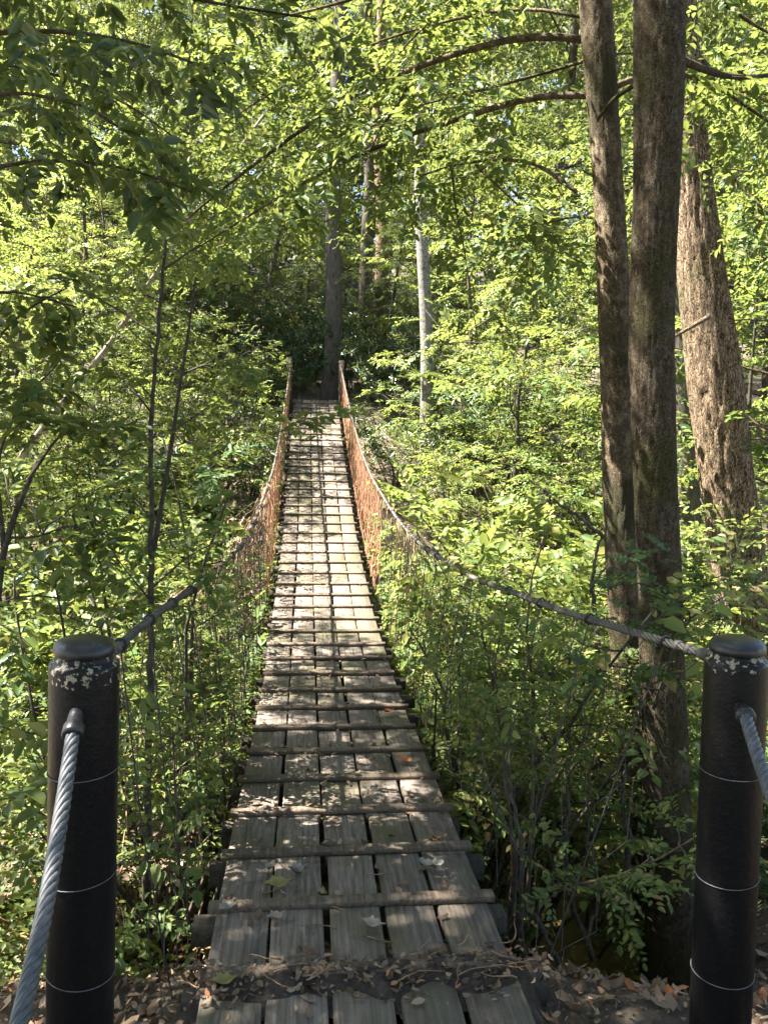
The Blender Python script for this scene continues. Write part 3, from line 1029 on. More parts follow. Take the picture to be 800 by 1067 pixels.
# ------------------------------------------------------------------ tall trunks beyond the far landing
def tall(seed, px, wpx, Y, barkm, label, leafm, name, py_base=430, nl=13, low=13, dx=0.0):
    p = Plant(seed)
    base = at_y(px, py_base, Y); base[2] = float(ground(base[0], base[1])) - .3
    r = wpx / 2 / FPX * Y
    T = np.array([base + np.array([dx * t + (.12 * math.sin(t * 4 + seed) + .06 * math.sin(t * 17 + seed * 2)), .1 * math.sin(t * 3), 21 * t]) for t in np.linspace(0, 1, 40)])
    p.wood.tube(T, r * np.linspace(1.12, .35, 40), 14, rough=.08, rseed=seed)
    for i in range(nl):
        t = (low + (21 - low) * (i + p.rg.random()) / nl) / 21
        k = min(int(t * 39), 38); a = i * 2.4
        B = path(T[k], (math.cos(a), math.sin(a), .25), p.rg.uniform(2.0, 3.6), 7, p.rg, .12)
        p.stem(B, .05, .008, 5); p.clothe(B, .02, 7, 1.2, 5, .55, .15)
    return p.build(name, label, 'tree', leafm, barkm, 'clump', .13, .6, simple=True, loc=base)


tall(201, 342, 17, 20.6, M['bark_far'], 'tall dark trunk rising right behind the far end of the bridge', M['leaf_fardark'], 'tall_tree')
tall(202, 377, 14, 30, M['bark_far'], 'grey dark trunk left of the brown trunk, beyond the far landing', M['leaf_fardark'], 'tall_tree')
tall(203, 392, 14, 27, M['bark_brown'], 'reddish brown trunk standing beyond the far landing', M['leaf_far'], 'tall_tree')
tall(204, 444, 13, 16.8, M['bark_pale'], 'pale grey straight trunk standing right of the netting at the far landing', M['leaf_far'], 'tall_tree', dx=-.3)
tall(205, 506, 15, 34, M['bark_pale'], 'pale far trunk seen under the arching limbs, right of the pale grey trunk', M['leaf_far'], 'tall_tree')

# ------------------------------------------------------------------ sapling and thin trunks on the left
p = Plant(301)
S1 = smooth_line([at_y(x, y, 3.55) for x, y in ((151, 1000), (153, 900), (155, 800), (158, 690), (157, 600), (157, 500), (158, 420), (166, 330), (172, 250))], 50)
S1 = S1 + np.array([[p.rg.gauss(0, .003), 0, 0] for _ in S1])
p.stem(S1, .021, .006, 8, rough=.16)
for k in range(6, 46, 3): p.stem(path(S1[k], (p.rg.choice((-1, 1)), p.rg.uniform(-.6, .3), .8), p.rg.uniform(.08, .3), 5, p.rg, .2), .004, .0012, 3)
S2 = smooth_line([at_y(x, y, 3.6) for x, y in ((157, 590), (168, 530), (178, 470), (188, 400), (196, 350), (204, 290))], 30)
p.stem(S2, .013, .004, 7, rough=.1)
for rows in ([(156, 625), (120, 580), (110, 555)], [(157, 540), (140, 520), (112, 495)], [(158, 430), (130, 395), (105, 370)], [(156, 615), (200, 575), (240, 560)], [(180, 450), (215, 425)], [(190, 390), (235, 370)], [(164, 350), (120, 320), (80, 300)], [(172, 280), (215, 250)]):
    P = smooth_line(px_line(rows, 3.6, 3.75), 10); p.stem(P, .006, .002, 4); p.clothe(P, .005, 6, .22, 2, .16, .2)
p.build('forked_sapling', 'thin dark forked sapling standing right of the left black post', 'tree', M['leaf_mid'], M['twig'], 'alt', .05, .5, loc=S1[0])
p = Plant(302)
S1 = smooth_line([at_y(x, y, 6.6) for x, y in ((20, 480), (60, 425), (108, 368), (150, 305), (196, 232), (235, 175), (275, 120))], 40)
p.stem(S1, .028, .012, 7, rough=.12)
p.clothe(S1, .012, 20, .6, 3, .3, .3)
p.build('leaning_trunk', 'thin dead-looking trunk leaning steeply to the right among the left foliage', 'tree', M['leaf_mid'], M['twig_pale'], 'alt', .06, .5, loc=S1[0])
p = Plant(303)
S1 = smooth_line([at(x, y, 3.3) for x, y in ((-30, 800), (-14, 720), (-4, 640), (2, 580), (14, 540), (40, 480))], 30)
p.stem(S1, .022, .009, 9, rough=.12)
for rows, d0, d1, r in (([(4, 570), (-5, 480), (20, 420), (60, 380)], 3.3, 3.2, .012), ([(30, 500), (60, 455), (95, 440)], 3.3, 3.2, .008), ([(-60, 560), (-30, 400), (10, 330), (70, 300)], 3.4, 3.3, .014), ([(10, 560), (40, 560), (75, 545), (100, 560)], 3.3, 3.4, .006), ([(-20, 640), (20, 660), (30, 690)], 3.3, 3.2, .006)):
    P = smooth_line(px_line(rows, d0, d1), 16); p.stem(P, r, .003, 5); p.clothe(P, r * .6, 6, .26, 2, .2, .25)
p.build('edge_sapling', 'dark crooked sapling with broad leaves left of the left black post', 'tree', M['leaf_bough'], M['twig'], 'alt', .075, .5, loc=S1[0])

# near boughs hanging into the top left corner
p = Plant(304)
tb = np.array([at(-330, 900, 3.6), at(-300, 500, 3.5), at(-270, 150, 3.4), at(-260, -250, 3.4)])
p.stem(smooth_line(tb, 40), .11, .05, 12, rough=.1)
for rows, d0, d1, r in (([(-270, 120), (-80, 40), (60, 30), (150, 45), (225, 75)], 3.4, 2.7, .016), ([(-270, 200), (-80, 190), (40, 165), (130, 172), (200, 200)], 3.4, 2.9, .014),
                        ([(-270, 60), (-60, -40), (110, -20), (230, 5), (330, 20)], 3.4, 3.3, .016), ([(-270, 260), (-90, 320), (10, 300), (80, 320)], 3.4, 3.2, .012), ([(-60, 110), (20, 95), (90, 110), (150, 150)], 3.0, 2.7, .008),
                        ([(-260, 0), (-60, 60), (60, 75), (140, 110), (190, 150)], 3.5, 3.6, .010)):
    P = smooth_line(px_line(rows, d0, d1), 22); p.stem(P, r, .004, 6)
    L = np.linalg.norm(np.diff(P, axis=0), axis=1).sum()
    p.clothe(P, r * .5, int(L * 7), .22, 2, .17, .25, 1.0, -.1, .5)
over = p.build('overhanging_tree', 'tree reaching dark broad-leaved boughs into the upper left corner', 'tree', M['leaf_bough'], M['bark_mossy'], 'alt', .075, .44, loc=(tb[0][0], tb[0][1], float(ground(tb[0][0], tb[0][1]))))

S = []
for (x_, y_, d_, dx_, dz_) in ((203, 82, 2.3, .2, -1), (212, 90, 2.4, -.1, -1), (24, 20, 2.2, .1, -1), (60, 165, 2.6, .3, -.9), (130, 185, 2.7, .4, -.8), (165, 150, 2.7, .5, -.3), (100, 55, 2.5, .2, -1), (-10, 120, 2.4, .3, -.8)):
    S.append((at(x_, y_, d_ + .4), RT * dx_ + UP * dz_ - FW * .2, -FW + UP * .3, .16))
V, q, t = foliage(S, 'alt', .088, .44, 77, fold=.3)
k_ = np.random.RandomState(3).rand(len(V) // 6) < .45
kv = np.repeat(k_, 6); V = V[kv]; n_ = len(V) // 6
i_ = np.arange(n_)[:, None] * 6
b = MB(); b.add(V, np.concatenate([i_ + np.array([0, 1, 2, 3]), i_ + np.array([0, 3, 4, 5])]))
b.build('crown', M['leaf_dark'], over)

# mostly unseen tree added to shade the near planks, gaps cut for sun streaks
def deck_hit(q):
    s = q[0] - SUN * (q[0][2] / SUN[2])
    return s


def gap(q):  # thins the added canopy where sun should reach deck and bushes
    s = deck_hit(q)
    rg_ = random.Random(hash((round(q[0][0], 3), round(q[0][1], 3))))
    for cx, cy, ax_, ay, pr in ((0.0, 3.55, .8, .5, .1), (.5, 4.65, .3, .14, .3), (.5, 2.65, .2, .1, .4), (-.3, 5.5, .25, .12, .4), (-1.6, 4.2, .6, .7, .3), (-1.2, 5.6, .5, .5, .3)):
        if ((s[0] - cx) / ax_) ** 2 + ((s[1] - cy) / ay) ** 2 < 1:
            return rg_.random() < pr
    h = q[0] - SUN * ((q[0][2] - .5) / SUN[2])
    if h[0] > .75 and h[1] > 3.7: return rg_.random() < .14
    if h[0] < -.8 and h[1] > 2.9: return rg_.random() < .16
    return s[1] < 8.3


p = Plant(305)
T = smooth_line([(-4.6, .3, -.3), (-4.5, .4, 2), (-4.4, .6, 5), (-4.3, .8, 9.5)], 40)
p.stem(T, .19, .05, 14, rough=.1)
for i in range(34):
    k = int((.42 + .57 * i / 34) * 39); a = i * 2.4
    B = path(T[k], (math.cos(a), math.sin(a), .18), p.rg.uniform(2.2, 4.6), 8, p.rg, .1)
    p.stem(B, .04, .006, 5); p.clothe(B, .02, 12, .95, 7, .36, .2)
for i in range(28):
    k = 19 + 2 * (i % 9)
    B = path(T[k], (.25 + p.rg.uniform(-.35, .35), 1, .08), p.rg.uniform(5.0, 9.0), 9, p.rg, .08)
    p.stem(B, .045, .006, 5); p.clothe(B, .02, 18, .95, 7, .36, .3)
p.build('shade_tree', 'mostly unseen tall leafy tree added left of the entrance to shade the near planks', 'tree', M['leaf_mid'], M['bark_mossy'], 'alt', .085, .55, loc=(-4.6, .3, -.1), filt=gap)


# ------------------------------------------------------------------ shrubs and small trees of the ravine
def pos(px, d):
    q = at(px, 440, d)
    return q[0], q[1]


K_bright = shrub(401, 2.3, 1.1, 9, 9, .45, 3, .24, 'leafy_shrub', M['leaf_bright'], 'alt', .062, .5)
K_bright2 = shrub(402, 2.6, 1.3, 11, 9, .5, 3, .26, 'leafy_shrub', M['leaf_mid'], 'alt', .07, .5)
K_laurel = shrub(403, 2.0, .9, 12, 12, .28, 3, .15, 'laurel_shrub', M['leaf_bright'], 'alt', .042, .48, low=.5, bare=M['stem_brown'])
K_rhodo = shrub(404, 2.0, 1.2, 9, 6, .45, 2, .12, 'rhododendron', M['leaf_dark'], 'whorl', .11, .3, low=.25)
K_broad = shrub(412, 2.2, 1.2, 9, 7, .5, 3, .36, 'leafy_shrub', M['leaf_broad'], 'alt', .12, .56)
K_dry = shrub(413, 1.7, .9, 10, 9, .34, 2, .2, 'dry_shrub', M['litter'], 'alt', .06, .5, low=.15, bare=M['vine'])
K_frond = shrub(405, 1.7, 1.2, 9, 8, .5, 3, .34, 'feathery_shrub', M['needle'], 'frond', .36, .28, low=.2)
K_under = layered_tree(406, 5.2, 2.0, 18, 8, .7, 4, .28, 'understory_tree', M['leaf_bright'], M['twig'], 'alt', .075, .52, low=.22, tr=.045)
K_under2 = layered_tree(407, 6.2, 2.4, 22, 8, .8, 4, .3, 'understory_tree', M['leaf_mid'], M['bark_mottled'], 'alt', .085, .52, low=.25, tr=.06)
K_hem = layered_tree(408, 9.0, 2.6, 46, 9, .8, 4, .42, 'hemlock_tree', M['needle'], M['bark_far'], 'frond', .30, .2, low=.06, up=.05, tr=.10, shape='cone', simple=True, droop=-.06)
K_far = layered_tree(409, 17, 4.2, 36, 8, 1.7, 7, .6, 'wood_tree', M['leaf_far'], M['bark_far'], 'clump', .15, .6, low=.08, tr=.2, simple=True)
K_far2 = layered_tree(410, 19, 4.0, 38, 8, 1.6, 7, .6, 'wood_tree', M['leaf_far'], M['bark_pale'], 'clump', .13, .55, low=.14, tr=.18, simple=True)
K_vfar = layered_tree(411, 20, 5.0, 30, 8, 2.2, 6, .9, 'wood_tree', M['leaf_fardark'], M['bark_far'], 'clump', .24, .6, low=.05, tr=.22, simple=True)

G1 = 'shrubs along the bridge'
L_ = [  # kind, px, d, scale, rot, label, mat
    (K_bright, 262, 10.6, 1.0, .3, 'yellow-green bush leaning over the left netting half way along the bridge', None),
    (K_bright, 218, 13.5, 1.2, 1.9, 'sunlit bush left of the far half of the deck', None),
    (K_broad, 185, 9.4, 1.0, 2.7, 'leafy green bush behind the forked sapling', None),
    (K_bright, 240, 17.5, 1.0, 4.1, 'pale yellow bush beside the left end post of the far landing', None),
    (K_frond, 205, 7.2, 1.05, .9, 'feathery green shrub against the left netting', None),
    (K_frond, 150, 7.0, 1.15, 2.2, 'feathery shrub low behind the thin sapling stems', None),
    (K_frond, 70, 4.9, .95, 4.4, 'ferny shrub with pale fronds right behind the left black post', None),
    (K_broad, 95, 8.6, 1.15, 5.2, 'broad-leaved bush beyond the left black post', None),
    (K_frond, 30, 6.6, 1.35, 1.1, 'yellow-green bush left of and behind the left black post', None),
    (K_bright2, 10, 10.5, 1.3, 3.4, 'leafy bush standing deep in the left undergrowth', None),
    (K_laurel, 200, 5.6, .95, 2.0, 'thin twiggy shrub drooping beside the left edge of the deck', None),
    (K_laurel, 120, 5.2, .85, 5.5, 'small-leaved shrub between left black post and sapling', None),
    (K_frond, 150, 12.2, 1.6, 1.0, 'yellow-green bush behind the upper half of the forked sapling', None),
    (K_bright2, 100, 14.0, 1.3, 2.0, 'leafy bush left of the forked sapling tips', None),
    (K_bright, 55, 11.5, 1.3, 5.9, 'bright bush deep behind the left black post', None),
    (K_bright, 180, 16.0, 1.3, 3.0, 'bright bush on the far bank left of the deck', None),
    (K_bright2, 15, 15.0, 1.5, .7, 'big leafy bush on the far bank at the left', None),
    (K_bright2, 245, 22.0, 1.4, 4.6, 'bush below the dark hemlocks left of the far landing', None),
    (K_bright2, 125, 20.0, 1.5, 5.0, 'bush on the slope behind the far bank at the left', None),
    (K_bright, 225, 8.4, .85, 2.2, 'yellow-green bush touching the left netting where the deck is lowest', None),
    (K_broad, -20, 7.0, 1.2, 4.0, 'leafy bush behind the dark crooked sapling', None),
    (K_rhodo, 412, 15.2, .9, 5.5, 'dark shrub on the far bank right of the netting', None),
    (K_bright2, 525, 15.5, 1.4, .2, 'leafy bush on the far bank behind the tall bush in full sun', None),
    (K_frond, 545, 17.0, 2.0, 1.4, 'yellow-green bush on the slope right of the pale grey trunk', None),
    (K_bright2, 610, 15.5, 1.5, 3.7, 'leafy bush on the slope behind the mottled slim trunk', None),
    (K_bright, 665, 14.0, 1.4, 4.4, 'bright bush showing between the mottled and the mossy trunks', None),
    (K_bright2, 505, 21.0, 1.5, 2.8, 'bush high on the slope right of the far landing', None),
    (K_bright, 745, 13.0, 1.5, .8, 'bright bush right behind the leaning furrowed trunk', None),
    (K_bright, 800, 7.0, 1.1, 3.1, 'yellow-green bush beyond the right black post', None),
    (K_broad, 60, 5.6, .9, 3.6, 'broad-leaved light green bush low behind the left black post', None),
    (K_dry, 165, 5.4, .8, 1.0, 'dry brown-leaved bush between the sapling and the deck', None),
    (K_dry, 122, 4.4, .95, 3.0, 'dry brown-leaved bush just right of the left black post', None),
    (K_dry, 445, 8.2, .8, 5.0, 'dry tan bush at the right edge of the deck where the netting starts', None),
    (K_bright2, 262, 14.6, .8, 2.1, 'low leafy bush hugging the left netting on the far bank', None),
    (K_frond, 278, 18.4, .95, .3, 'low feathery shrub left of the last planks', None),
    (K_bright, 150, 4.7, .85, .8, 'yellow-green bush behind the left cable next to the black post', None),
    (K_frond, 185, 4.9, .8, 5.1, 'small feathery shrub under the left cable by the sapling', None),
    (K_bright, 215, 6.6, .95, 3.7, 'yellow-green bush below the left cable beside the brown vines', None),
    (K_bright, 522, 4.6, 1.4, 2.9, 'tall yellow-green bush between the near laurels and the right cable', None),
    (K_broad, 488, 6.3, 1.25, 5.0, 'broad-leaved bush pressed against the right edge of the deck', None),
    (K_bright2, 158, 3.9, 1.05, 1.6, 'leafy bush below the left cable between black post and deck', None),
    (K_bright, 205, 6.0, 1.1, .2, 'bright bush pressed against the left edge of the middle deck', None),
    (K_rhodo, 262, 21.0, 1.3, 3.4, 'dark shrub thicket left of the far landing', None),
    (K_rhodo, 312, 22.5, 1.3, 1.2, 'dark shrub closing the view straight behind the far landing', None),
    (K_rhodo, 368, 22.0, 1.3, 4.2, 'dark shrub between the tall dark trunk and the brown trunk', None),
    (K_rhodo, 405, 24.0, 1.4, .1, 'dark shrub at the foot of the brown trunk', None),
    (K_rhodo, 350, 27.0, 1.6, 2.2, 'dark shrub on the slope behind the two grey trunks', None),
    (K_rhodo, 280, 27.0, 1.6, 5.0, 'dark shrub high on the slope left of the tall dark trunk', None),
    (K_rhodo, 430, 28.0, 1.6, 3.0, 'dark shrub on the slope behind the pale grey trunk', None),
    (K_laurel, 186, 3.75, 1.0, 2.6, 'laurel nearest the deck below the left support cable', None),
    (K_bright2, 222, 5.2, .85, .9, 'leafy bush between left cable and deck edge', None),
    (K_rhodo, 300, 20.5, 1.2, .4, 'dark evergreen shrub left of the far landing', None),
    (K_bright, 492, 12.2, 1.3, 2.3, 'bright bush rising right of the netting in front of the pale trunk', None),
    (K_broad, 520, 10.4, 1.35, .7, 'tall leafy bush in full sun right of the bridge', None),
    (K_bright, 475, 8.8, 1.1, 5.0, 'yellow-green bush leaning on the right support cable', None),
    (K_broad, 590, 9.4, 1.3, 3.3, 'sunlit bush just left of the mottled slim trunk', None),
    (K_rhodo, 505, 7.2, .95, 1.7, 'dark glossy shrub within the sunlit bushes right of the bridge', None),
    (K_bright2, 472, 7.3, .9, 4.0, 'leafy shrub pressing on the right side of the deck', None),
    (K_laurel, 478, 4.7, 1.15, .2, 'small-leaved laurel close to the right edge of the deck', None),
    (K_laurel, 512, 4.0, 1.12, .9, 'low-branched laurel right beside the near joist ends', None),
    (K_laurel, 462, 6.0, 1.0, 2.7, 'laurel brushing the right deck edge below the cable', None),
    (K_dry, 176, 4.3, .95, 4.7, 'dry brown-leaved bush nearest to the left deck edge', None),
    (K_dry, 205, 5.0, .8, .6, 'brown withered bush under the left cable', None),
    (K_laurel, 545, 5.2, 1.1, 1.3, 'dense small-leaved laurel under the right support cable', None),
    (K_laurel, 600, 4.9, 1.05, 3.9, 'small-leaved laurel just left of the mottled trunk foot', None),
    (K_broad, 585, 7.6, 1.1, 2.9, 'leafy bush behind the laurels on the creek bank', None),
    (K_laurel, 640, 6.6, 1.15, 5.7, 'laurel behind the mottled slim trunk', None),
    (K_frond, 740, 5.6, 1.0, .5, 'feathery hemlock shrub behind the right black post', None),
    (K_bright, 790, 9.0, 1.3, 1.6, 'leafy bush right of the leaning furrowed trunk', None),
    (K_bright2, 690, 10.8, 1.3, 4.8, 'leafy bush behind the pair of close trunks', None),
    (K_rhodo, 395, 20.5, 1.2, 2.5, 'dark evergreen shrub right of the far landing', None),
    (K_rhodo, 408, 18.5, 1.1, 5.1, 'dark glossy shrub below the pale grey trunk', None),
]
for K_, px, d, sc, rz, lab, mt in L_:
    x, y = pos(px, d)
    K_.put(x, y, lab, rz, sc, group=G1, mat=mt)
G2 = 'small trees of the understory'
L_ = [
    (K_under2, -230, 9.5, .9, .4, 'small layered tree at the far left of the ravine', None),
    (K_under, -60, 9.5, 1.1, 2.6, 'bright layered tree above the left black post', None),
    (K_under, 15, 12.0, 1.1, 3.3, 'yellow-green layered tree among the left bushes behind the crooked sapling', None),
    (K_under, 105, 17.5, 1.2, 5.3, 'sunlit layered tree below the dark hemlocks on the left', None),
    (K_under, 150, 19.0, 1.15, 4.4, 'bright layered tree behind the forked sapling', None),
    (K_under2, 70, 14.5, 1.15, 1.2, 'layered tree behind the leaning dead trunk', None),
    (K_under, 535, 14.5, 1.25, 3.0, 'sunlit layered tree beyond the bushes right of the bridge', None),
    (K_under2, 640, 13.0, 1.2, 5.1, 'layered tree behind the mottled slim trunk', None),
    (K_under, 800, 10.6, 1.2, .9, 'bright layered tree right of the leaning furrowed trunk', None),
    (K_under2, 850, 8.0, 1.05, 2.2, 'layered tree at the far right of the ravine', None),
    (K_under2, 500, 19.0, 1.2, 4.0, 'layered tree right of the pale grey trunk', None),
    (K_hem, 200, 21.0, 1.05, .0, 'dark feathery hemlock left of the far landing', None),
    (K_hem, 278, 24.0, 1.2, 2.0, 'dark hemlock directly left of the tall dark trunk', None),
    (K_hem, 130, 25.0, 1.25, 3.6, 'dark hemlock behind the left bushes', None),
    (K_hem, 400, 26.0, .75, 1.0, 'short hemlock between the brown and the pale trunks', None),
    (K_hem, 320, 27.5, .8, 2.9, 'low hemlock right behind the tall dark trunk', None),
    (K_hem, 425, 31.0, 1.0, .7, 'hemlock far behind the pale grey trunk', None),
    (K_hem, 238, 28.0, 1.2, 5.9, 'hemlock in the second row left of the far landing', None),
    (K_hem, 165, 22.0, 1.0, 1.3, 'dark hemlock above the left bushes on the far slope', None),
    (K_hem, 360, 34.0, 1.0, 4.5, 'hemlock in the gloom behind the far landing', None),
    (K_hem, 480, 25.0, .9, 5.3, 'hemlock right of the pale grey trunk', None),
]
for K_, px, d, sc, rz, lab, mt in L_:
    x, y = pos(px, d)
    K_.put(x, y, lab, rz, sc, group=G2, mat=mt)
G3 = 'trees of the wood behind the ravine'
rf = random.Random(77)
SAME = 'leafy wood tree merging into the sunlit green mass behind the ravine'
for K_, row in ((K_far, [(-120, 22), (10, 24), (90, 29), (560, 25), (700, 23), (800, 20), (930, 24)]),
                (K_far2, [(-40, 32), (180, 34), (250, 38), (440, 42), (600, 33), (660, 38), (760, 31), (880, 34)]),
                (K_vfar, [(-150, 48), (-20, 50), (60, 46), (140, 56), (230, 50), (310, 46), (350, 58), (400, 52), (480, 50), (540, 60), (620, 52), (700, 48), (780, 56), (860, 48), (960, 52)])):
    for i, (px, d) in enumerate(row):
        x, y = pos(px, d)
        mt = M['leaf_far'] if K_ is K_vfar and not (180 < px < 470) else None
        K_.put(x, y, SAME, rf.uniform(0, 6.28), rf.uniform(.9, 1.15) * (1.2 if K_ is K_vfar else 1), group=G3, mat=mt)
for x, y, sc, rz in ((-6.5, -6, .9, 1), (6.5, -4.5, .85, 2), (.5, -11, .9, 4), (-1.5, -5.5, .8, 5)):      # unseen trees added behind the viewer to block skylight
    K_far2.put(x, y, 'unseen leafy tree added behind the viewer to block skylight', rz, sc, group='unseen trees added to block skylight')
for K_ in (K_bright, K_bright2, K_laurel, K_rhodo, K_broad, K_dry, K_frond, K_under, K_under2, K_hem, K_far, K_far2, K_vfar): K_.done()

# bare and nearly bare stems at the right of the deck
def stems(seed, rows_list, d, label, name, leafm, kind='alt', leaf=.04, dens=7, r=.011, bark_=None):
    p = Plant(seed)
    first = None
    for rows, d0, d1, rr, leafy in rows_list:
        P = smooth_line(px_line(rows, d0, d1), 30)
        P += np.array([[p.rg.gauss(0, .006) for _ in range(3)] for _ in P])
        if first is None: first = P[0]
        p.stem(P, rr, rr * .35, 6, rough=.12)
        L = np.linalg.norm(np.diff(P, axis=0), axis=1).sum()
        if leafy: p.clothe(P, rr * .6, int(L * dens) + 2, .26, 2, .14, 1 - leafy, 1, 0)
        else: p.clothe(P, rr * .6, int(L * 2), .3, 0, .0, .2); p.S = [q for q in p.S if q[3] > .01]
    return p.build(name, label, 'shrub', leafm, bark_ or M['twig'], kind, leaf, .48, loc=first, stemname='stems')


stems(501, [([(545, 1010), (541, 960), (545, 900), (537, 860), (528, 800), (520, 755), (510, 700), (500, 640)], 3.5, 4.0, .013, .4),
            ([(545, 930), (560, 960), (585, 1010), (640, 1040), (680, 1062)], 3.5, 3.3, .014, 0),
            ([(540, 890), (520, 850), (505, 800), (495, 740), (470, 690)], 3.55, 3.9, .008, .4),
            ([(528, 800), (548, 760), (560, 700), (575, 640)], 3.7, 4.0, .007, .5)], 3.6, 'dark bare crooked stem rising beside the right edge of the near planks', 'crooked_shrub', M['leaf_mid'])
stems(502, [([(618, 1000), (600, 960), (588, 900), (590, 850), (594, 780), (590, 720), (600, 640)], 3.9, 4.2, .013, .4),
            ([(612, 985), (625, 930), (612, 880), (615, 800), (630, 740)], 3.9, 4.1, .008, .4),
            ([(600, 960), (575, 900), (560, 840), (565, 780), (555, 720)], 3.95, 4.3, .007, .5),
            ([(650, 920), (655, 880), (648, 840), (652, 800)], 4.1, 4.2, .02, 0)], 4, 'tangle of thin dark stems in front of the mottled trunk foot', 'crooked_shrub', M['leaf_bright'])
stems(503, [([(627, 700), (620, 655), (616, 610), (622, 570), (628, 560)], 5.2, 5.3, .022, 0), ([(628, 560), (600, 535), (575, 522), (545, 532)], 5.3, 5.4, .016, 0), ([(575, 522), (560, 505), (540, 500)], 5.4, 5.5, .008, 0), ([(616, 610), (632, 590), (640, 560)], 5.2, 5.3, .01, 0)], 5.2,
      'dark dead little tree with a bent limb left of the mottled trunk', 'dead_sapling', M['leaf_mid'])
spr = stems(504, [([(690, 700), (720, 640), (700, 615), (660, 605), (640, 612)], 3.85, 3.4, .006, .8), ([(700, 640), (725, 615), (750, 600)], 3.85, 3.5, .005, .8), ([(690, 660), (670, 640), (640, 640)], 3.8, 3.4, .005, .9), ([(690, 790), (660, 720), (640, 690)], 3.8, 3.4, .005, .6)], 3.6,
      'x', 'hemlock_sprig', M['needle'], 'frond', .3, 6)
for c_ in list(spr.children):
    c_.parent = rootB; c_.location = spr.location - rootB.location
    c_.name = 'sprig_twigs' if c_.name.startswith('stems') else 'sprig'
bpy.data.objects.remove(spr)
stems(505, [([(130, 700), (105, 640), (80, 600), (60, 575)], 4.6, 4.9, .016, 0), ([(110, 648), (140, 625), (170, 600)], 4.65, 4.9, .008, 0), ([(70, 590), (40, 600), (10, 590)], 4.9, 4.9, .007, 0)], 4.6, 'pale fallen branch sticking up behind the left black post', 'fallen_branch', M['leaf_mid'], bark_=M['twig_pale'])
for n_, (rows_, d0_, d1_, lab_) in enumerate((([(205, 1000), (212, 900), (200, 800), (206, 700), (214, 600)], 3.9, 4.2, 'thin reddish upright stem beside the joist ends left of the deck'),
                                              ([(180, 990), (176, 900), (186, 800), (180, 700)], 4.0, 4.2, 'thin reddish upright stem right of the forked sapling foot'),
                                              ([(128, 1010), (126, 930), (132, 850), (128, 760)], 3.6, 3.8, 'thin reddish stem between the left black post and the sapling foot'),
                                              ([(232, 860), (228, 780), (236, 690), (240, 620)], 4.4, 4.8, 'thin reddish stem touching the left edge of the deck under the cable'))):
    stems(506 + n_ * 7, [(rows_, d0_, d1_, .006, .4)], 4, lab_, 'slender_shrub', M['leaf_bright'], bark_=M['vine'])

# dry vines over the netting
for side, y0, y1, lab in ((-1, 4.8, 9.5, 'dry brown vines matted over the left netting'), (1, 5.2, 8.5, 'dry brown vines hanging on the right netting')):
    p = Plant(601 + side)
    b = MB()
    for i in range(70 if side < 0 else 30):
        y = p.rg.uniform(y0, y1)
        t = cable_pt(side, [y])[0]
        P = path(t + [p.rg.uniform(-.05, .05), 0, .02], (side * .1, p.rg.uniform(-.5, .5), -1), p.rg.uniform(.5, 1.5), 9, p.rg, .25, (0, 0, -.05))
        p.stem(P, p.rg.uniform(.003, .006), .0015, 4)
        if p.rg.random() < .5: p.clothe(P, .003, 3, .2, 1, .12, .3)
    root = p.build('dry_vine', lab, 'vine', M['leaf_bright'] if side > 0 else M['litter'], M['vine'], 'alt', .045, .5, loc=cable_pt(side, [y0])[0], stemname='stems')

# ferns on the banks
p = Plant(701)
for i in range(9):
    a = i * .7
    P = path((0, 0, 0), (math.cos(a), math.sin(a), 1.1), .62, 10, p.rg, .04, (0, 0, -.13))
    p.stem(P, .004, .001, 3)
    for k in range(1, 10):
        for sd in (-1, 1):
            ax = unit(P[k + 1] - P[k]); s_ = unit(np.cross(ax, [0, 0, 1])) * sd
            p.S.append((P[k], s_ * .9 + ax * .5, np.array([0, 0, 1.0]), .17 * math.sin(math.pi * (k + 1.5) / 12)))
KF = Kind(p.build('fern', 'x', 'fern', M['leaf_bright'], M['twig'], 'frond', .32, .4, simple=True, stemname='stalks'))
for px, d, sc, lab in ((35, 4.3, 1.1, 'fern on the bank left of the left black post'), (175, 5.4, 1.2, 'fern behind the slender red stems'), (115, 6.0, 1.3, 'fern between the pale fallen branch and the sapling'), (205, 4.6, .9, 'small fern beside the left joist ends'),
                       (745, 4.8, 1.1, 'fern between mossy trunk and right black post'), (10, 5.6, 1.3, 'fern low beside the dark crooked sapling')):
    x, y = pos(px, d); KF.put(x, y, lab, px * 1.3, sc)


# ------------------------------------------------------------------ leaf litter, ground cover, dirt
def litter_mesh(P, size, rs, lift=.5):
    n = len(P)
    D = unit(np.stack([rs.normal(size=n), rs.normal(size=n), rs.normal(size=n) * lift * .6], -1))
    N = unit(np.stack([rs.normal(size=n) * lift, rs.normal(size=n) * lift, np.ones(n)], -1))
    S = unit(np.cross(N, D)); N = np.cross(D, S)
    L = (size * rs.uniform(.6, 1.3, n))[:, None]; W = L * rs.uniform(.4, .65, n)[:, None]
    f = rs.uniform(-.3, .5, n)[:, None]
    c = rs.uniform(-.1, .4, n)[:, None]
    V = np.stack([P - D * L * .5 + N * L * c * .3, P - D * L * .2 + S * W * .46 + N * W * f, P + D * L * .2 + S * W * .4 + N * W * f, P + D * L * .5 + N * L * c, P + D * L * .2 - S * W * .4 + N * W * f, P - D * L * .2 - S * W * .46 + N * W * f], 1)
    i = np.arange(n)[:, None] * 6
    return V.reshape(-1, 3), np.concatenate([i + np.array([0, 1, 2, 3]), i + np.array([0, 3, 4, 5])])


